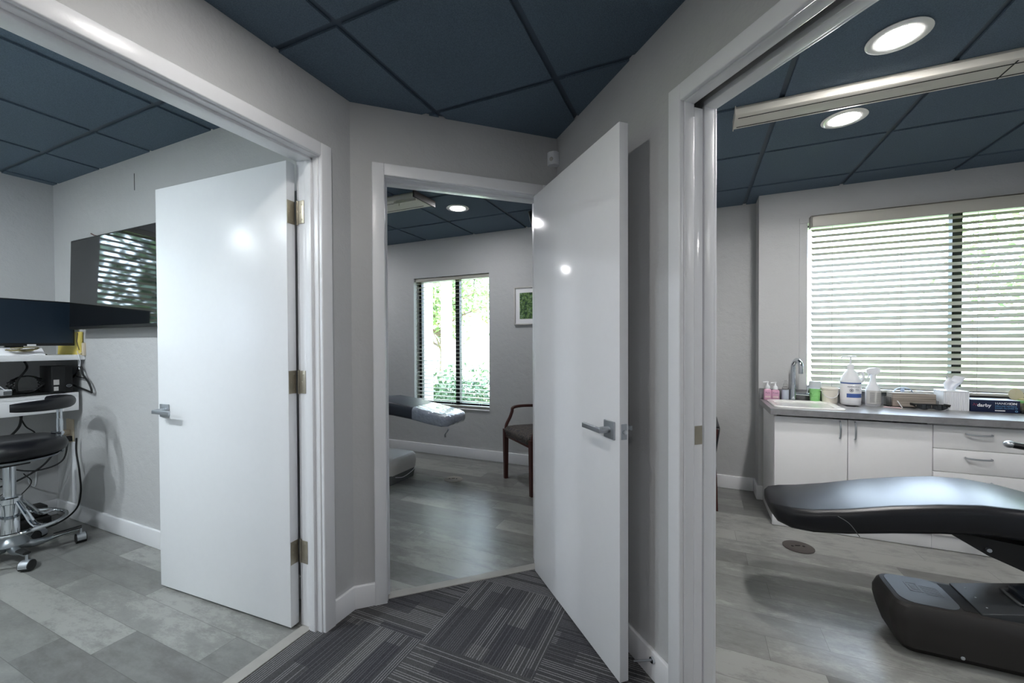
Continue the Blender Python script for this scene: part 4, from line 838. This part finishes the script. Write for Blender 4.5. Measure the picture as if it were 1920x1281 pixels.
# tray with yellow carton and disc
b = MB(); b.box(1.832, 2.08, 3.60, 3.745, zt+.0005, zt+.016, bev=.003); b.box(1.828, 1.842, 3.585, 3.60, zt+.0005, zt+.022, bev=.003); solo('tray', b, blackp, 'black tray under the pale yellow carton', 'tray')
b = MB(); b.box(1.873, 2.03, 3.63, 3.735, zt+.0165, zt+.083, bev=.001); r_ = solo('carton', b, yel2, 'pale yellow carton in the black tray', 'carton')
b = MB(); b.box(1.873, 2.03, 3.628, 3.6302, zt+.04, zt+.0415); build('fold_line', b, beige, r_)
b = MB(); b.lathe([(.020, 0), (.021, .004), (.021, .014), (.0, .018)], (1.853, 3.66, zt+.060), 20); r_ = solo('bottle', b, green, 'small bottle with bright green cap beside the pale carton', 'bottle')
b = MB(); b.lathe([(.017, .0165), (.018, .05), (.019, .0595)], (1.853, 3.66, zt), 20); build('body', b, clearp, r_)
b = MB(); c0 = Vector((1.865, 3.712, zt+.105)); MM = Matrix.Translation(c0) @ Matrix.Rotation(math.radians(80), 4, 'X') @ Matrix.Rotation(math.radians(12), 4, 'Y')
b.lathe([(.040, 0), (.040, .002)], n=30, M=MM); b.box(-.002, .002, .0, .038, .002, .006, MM); r_ = solo('card_disc', b, beige, 'beige round card propped behind the pale carton', 'card')

# treatment chair
yR = 2.40
root = thing('treatment_chair', (1.5, 2.3, 0), 'black treatment chair with long padded footrest over a low charcoal base', 'treatment chair')
P = [(.322, .470, .018, .055), (.328, .483, .042, .115), (.350, .490, .075, .165), (.40, .495, .092, .192), (.48, .503, .100, .205), (.60, .527, .108, .210), (.75, .565, .115, .213), (.90, .595, .118, .216), (1.02, .612, .118, .220), (1.13, .614, .118, .225), (1.25, .598, .120, .232), (1.4, .562, .125, .24), (1.6, .53, .13, .25), (1.9, .52, .13, .26)]
b = cushion(P, yR, vinyl); build('footrest_cushion', b, vinyl, root, smooth=60)
b = MB(); b.tube(spline([(.56, yR-.211, .50), (.60, yR-.212, .475), (.635, yR-.213, .425)], 6), .0016, 5); k = build('seam_piping', b, mgrey, root)
b = cushion([(1.9, .53, .13, .26), (2.0, .60, .12, .26), (2.2, .80, .11, .25), (2.5, 1.08, .10, .22), (2.6, 1.16, .08, .18)], yR, vinyl); build('backrest', b, vinyl, root, smooth=60)
b = MB(); b.loft([[(x, y, z) for x, z in ((.93, .478), (1.9, .39), (1.9, .26), (1.3, .30), (1.06, .40))] for y in (yR-.14, yR+.14)]); build('seat_support', b, blackp, root)
b = MB(); b.tube([(1.06, yR-.142, .425), (1.06, yR-.155, .425)], .008, 8); build('pivot_pin', b, satin, root)
b = MB(); rings = []
for z, x0, y0, y1, r in ((.001, .775, 2.165, 2.335, .04), (.028, .765, 2.15, 2.355, .045), (.033, .752, 2.132, 2.368, .05), (.09, .734, 2.118, 2.382, .052), (.135, .724, 2.113, 2.386, .052), (.165, .724, 2.113, 2.386, .052), (.198, .736, 2.118, 2.38, .052), (.208, .745, 2.124, 2.374, .052), (.2125, .757, 2.134, 2.364, .05)):
    rings.append([(x, y, z) for x, y in rrect(x0, 1.95, y0, y1, r, 6)])
b.loft(rings); build('base_cover', b, darkbase, root, smooth=25)
b = MB(); b.loft([[(x, y, z) for x, y in rrect(.759, .945, 2.136, 2.362, .05, 6)] for z in (.2115, .2145)]); k = build('base_plate', b, greyplate, root); tag(k, 'smooth grey plate on the end of the base')
b = MB()
for a in ((.818, .824, 2.235, 2.305), (.854, .860, 2.235, 2.305), (.818, .860, 2.235, 2.239), (.818, .860, 2.301, 2.305), (.83, .848, 2.25, 2.29)): b.box(a[0], a[1], a[2], a[3], .2144, .2152)
for i in range(7): b.box(.866, .92, 2.225+i*.011, 2.229+i*.011, .2144, .2150)
build('rating_label', b, mgrey, k)
b = MB(); b.box(.946, .992, 2.15, 2.35, .2115, .2135); build('recess_strip', b, blackm, root)
AM = Matrix.Translation((.990, 2.25, .216)) @ Matrix.Rotation(math.radians(-13), 4, 'Y')
b = MB(); b.box(0, .85, -.112, .112, -.05, .003, AM, bev=.003); b.box(.25, .85, -.10, .10, -.12, -.04, AM); build('lift_arm', b, plain('dark grey steel', srgb(52, 55, 58), .45), root)
b = MB()
for y in (-.07, -.0, .07): b.sphere(AM @ Vector((.035+.0*y, y, .003)), .0035, .0035, .0015, 8)
build('screw', b, satin, root)
b = MB()
for a in ((.135, .255, -.062, -.054), (.135, .255, .054, .062), (.135, .143, -.062, .062), (.247, .255, -.062, .062)): b.box(a[0], a[1], a[2], a[3], .002, .010, AM, bev=.001)
pf = build('switch_frame', b, mgrey, root)
b = MB(); b.box(.155, .247, -.045, .045, .002, .03, AM, bev=.004); b.box(.16, .20, -.04, .04, .028, .034, AM, bev=.002); build('switch_block', b, vinylg, pf)
b = MB(); b.sphere((.93, 2.118, .045), .007, .004, .007, 10); build('screw', b, satin, root)
b = MB(); b.box(1.35, 1.9, 2.2, 2.6, .20, .45, bev=.03); build('lift_column', b, blackp, root)
# arm rest
b = MB(); b.tube(spline([(1.386, 2.80, .753), (1.389, 2.80, .753), (1.394, 2.80, .752), (1.46, 2.80, .744), (1.6, 2.79, .742), (1.8, 2.78, .76)], 5), [.019]*26, 14, flat=.8); ar = build('arm_rest', b, vinyl, root, smooth=60)
b = MB(); b.sphere((1.386, 2.80, .753), .020, .0205, .0175, 18); build('arm_cap', b, satin, ar)
b = MB(); b.tube(spline([(1.75, 2.78, .75), (1.78, 2.76, .65), (1.75, 2.66, .52)]), .018, 10); build('arm_bracket', b, blackp, root)

# ---------------------------------------------------------------- outdoors
b = MB(); b.box(-45, 45, 4.3, 60, -.25, -.12); b.box(-45, -4.65, -40, 4.3, -.25, -.12); solo('lawn', b, grass, 'bright sunlit lawn outside the windows', 'lawn', kind='stuff')
b = MB(); b.box(-40, 40, 9.5, 14.5, -.12, -.10); b.box(-6.3, -1.0, 4.4, 5.2, -.12, -.10); struct('path', b, asphalt)
def leaves(c, rad, n, size, mat, name, parent=None, seed=1, label=None, cat=None, group=None, clumps=14, kind=None, zmin=.0):
    rnd = random.Random(seed); b = MB(); cl = []
    for _ in range(clumps):
        a = rnd.uniform(0, 6.283); u = rnd.uniform(-1, 1); r = rnd.random()**.5; s = math.sqrt(1-u*u); cl.append(Vector((c[0]+rad[0]*r*s*math.cos(a), c[1]+rad[1]*r*s*math.sin(a), c[2]+rad[2]*r*u)))
    for _ in range(n):
        q = rnd.choice(cl)+Vector((rnd.gauss(0, rad[0]*.2), rnd.gauss(0, rad[1]*.2), rnd.gauss(0, rad[2]*.2)))
        if q.z < zmin: q.z = zmin+rnd.random()*.3
        u = Vector((rnd.gauss(0, 1), rnd.gauss(0, 1), rnd.gauss(0, 1))).normalized(); v = u.cross(Vector((rnd.gauss(0, 1), rnd.gauss(0, 1), rnd.gauss(0, 1)))).normalized(); s = size*rnd.uniform(.6, 1.3)
        b.add([q-u*s, q+v*s*.45, q+u*s, q-v*s*.45], [(0, 1, 2, 3)])
    return build(name, b, mat, parent, base=None) if parent is None else build(name, b, mat, parent)
def tree(x, y, h, rad, n, size, mat, label, seed, clumps=14):
    root = thing('tree', (x, y, -.12), label, 'tree', 'trees outside the windows')
    b = MB(); b.tube(spline([(x, y, -.11), (x+.06, y, h*.35), (x-.04, y+.05, h*.7), (x, y, h)], 4), [.11*(1-i/14) + .02 for i in range(13)], 8)
    rnd = random.Random(seed)
    for i in range(9):
        z = h*rnd.uniform(.4, .85); a = rnd.uniform(0, 6.28); b.tube([(x, y, z), (x+rad[0]*.4*math.cos(a), y+rad[1]*.4*math.sin(a), z+.3*rad[2]), (x+rad[0]*.8*math.cos(a), y+rad[1]*.8*math.sin(a), z+.5*rad[2])], [.04, .025, .01], 6)
    build('trunk', b, bark, root)
    leaves((x, y, h), rad, n, size, mat, 'foliage', root, seed, clumps=clumps)
tree(-6.0, 9.0, 2.4, (1.5, 1.4, 1.0), 3000, .09, leafA, 'leafy tree right of the posts outside the middle room window', 11, 20)
tree(-9.6, 14.5, 2.9, (1.6, 1.6, 1.3), 1600, .09, leafC, 'sparse brownish tree beyond the drive outside the middle room window', 12)
tree(-9.6, 22.0, 3.6, (3.2, 2.5, 2.0), 2600, .16, leafA, 'distant broad tree behind the leafy one', 13)
tree(7.4, 12.5, 4.0, (2.2, 2.0, 2.6), 4600, .10, leafA, 'dense green tree outside the right half of the wide window', 14, 24)
tree(6.3, 8.8, 4.6, (1.4, 1.0, 1.0), 1500, .08, leafC, 'brown tinged tree top outside the wide window', 15)
tree(1.1, 10.5, 4.6, (1.5, .9, 1.3), 900, .06, leafC, 'thin twiggy tree outside the left end of the wide window', 16)
tree(-8.6, -2.2, 3.4, (1.4, 1.7, 2.6), 6500, .12, leafD, 'dense tree reflected in the television screen', 17, 34)
tree(-8.2, 3.6, 3.2, (1.3, 1.4, 2.6), 5500, .12, leafD, 'bushy tree beyond the window behind the desk', 18, 30)
tree(-13.0, .6, 4.4, (1.5, 4.5, 3.2), 9500, .16, leafD, 'broad dark tree in the back row behind the desk window', 19, 40)
b = leaves((-3.75, 5.85, .22), (1.9, .42, .56), 8000, .045, leafB, 'hedge', seed=21, clumps=90, zmin=-.05); tag(b, 'clipped green hedge outside the middle room window', 'hedge', kind='stuff')
for x, y, lab in ((-3.55, 4.90, 'pale square post close outside the middle room window'), (-4.55, 7.0, 'pale square post farther out beyond the hedge')):
    b = MB(); b.box(x-.08, x+.08, y-.08, y+.08, -.12, 3.2); b.box(x-.11, x+.11, y-.11, y+.11, -.12, .05); solo('porch_post', b, concrete, lab, 'post', 'porch posts')
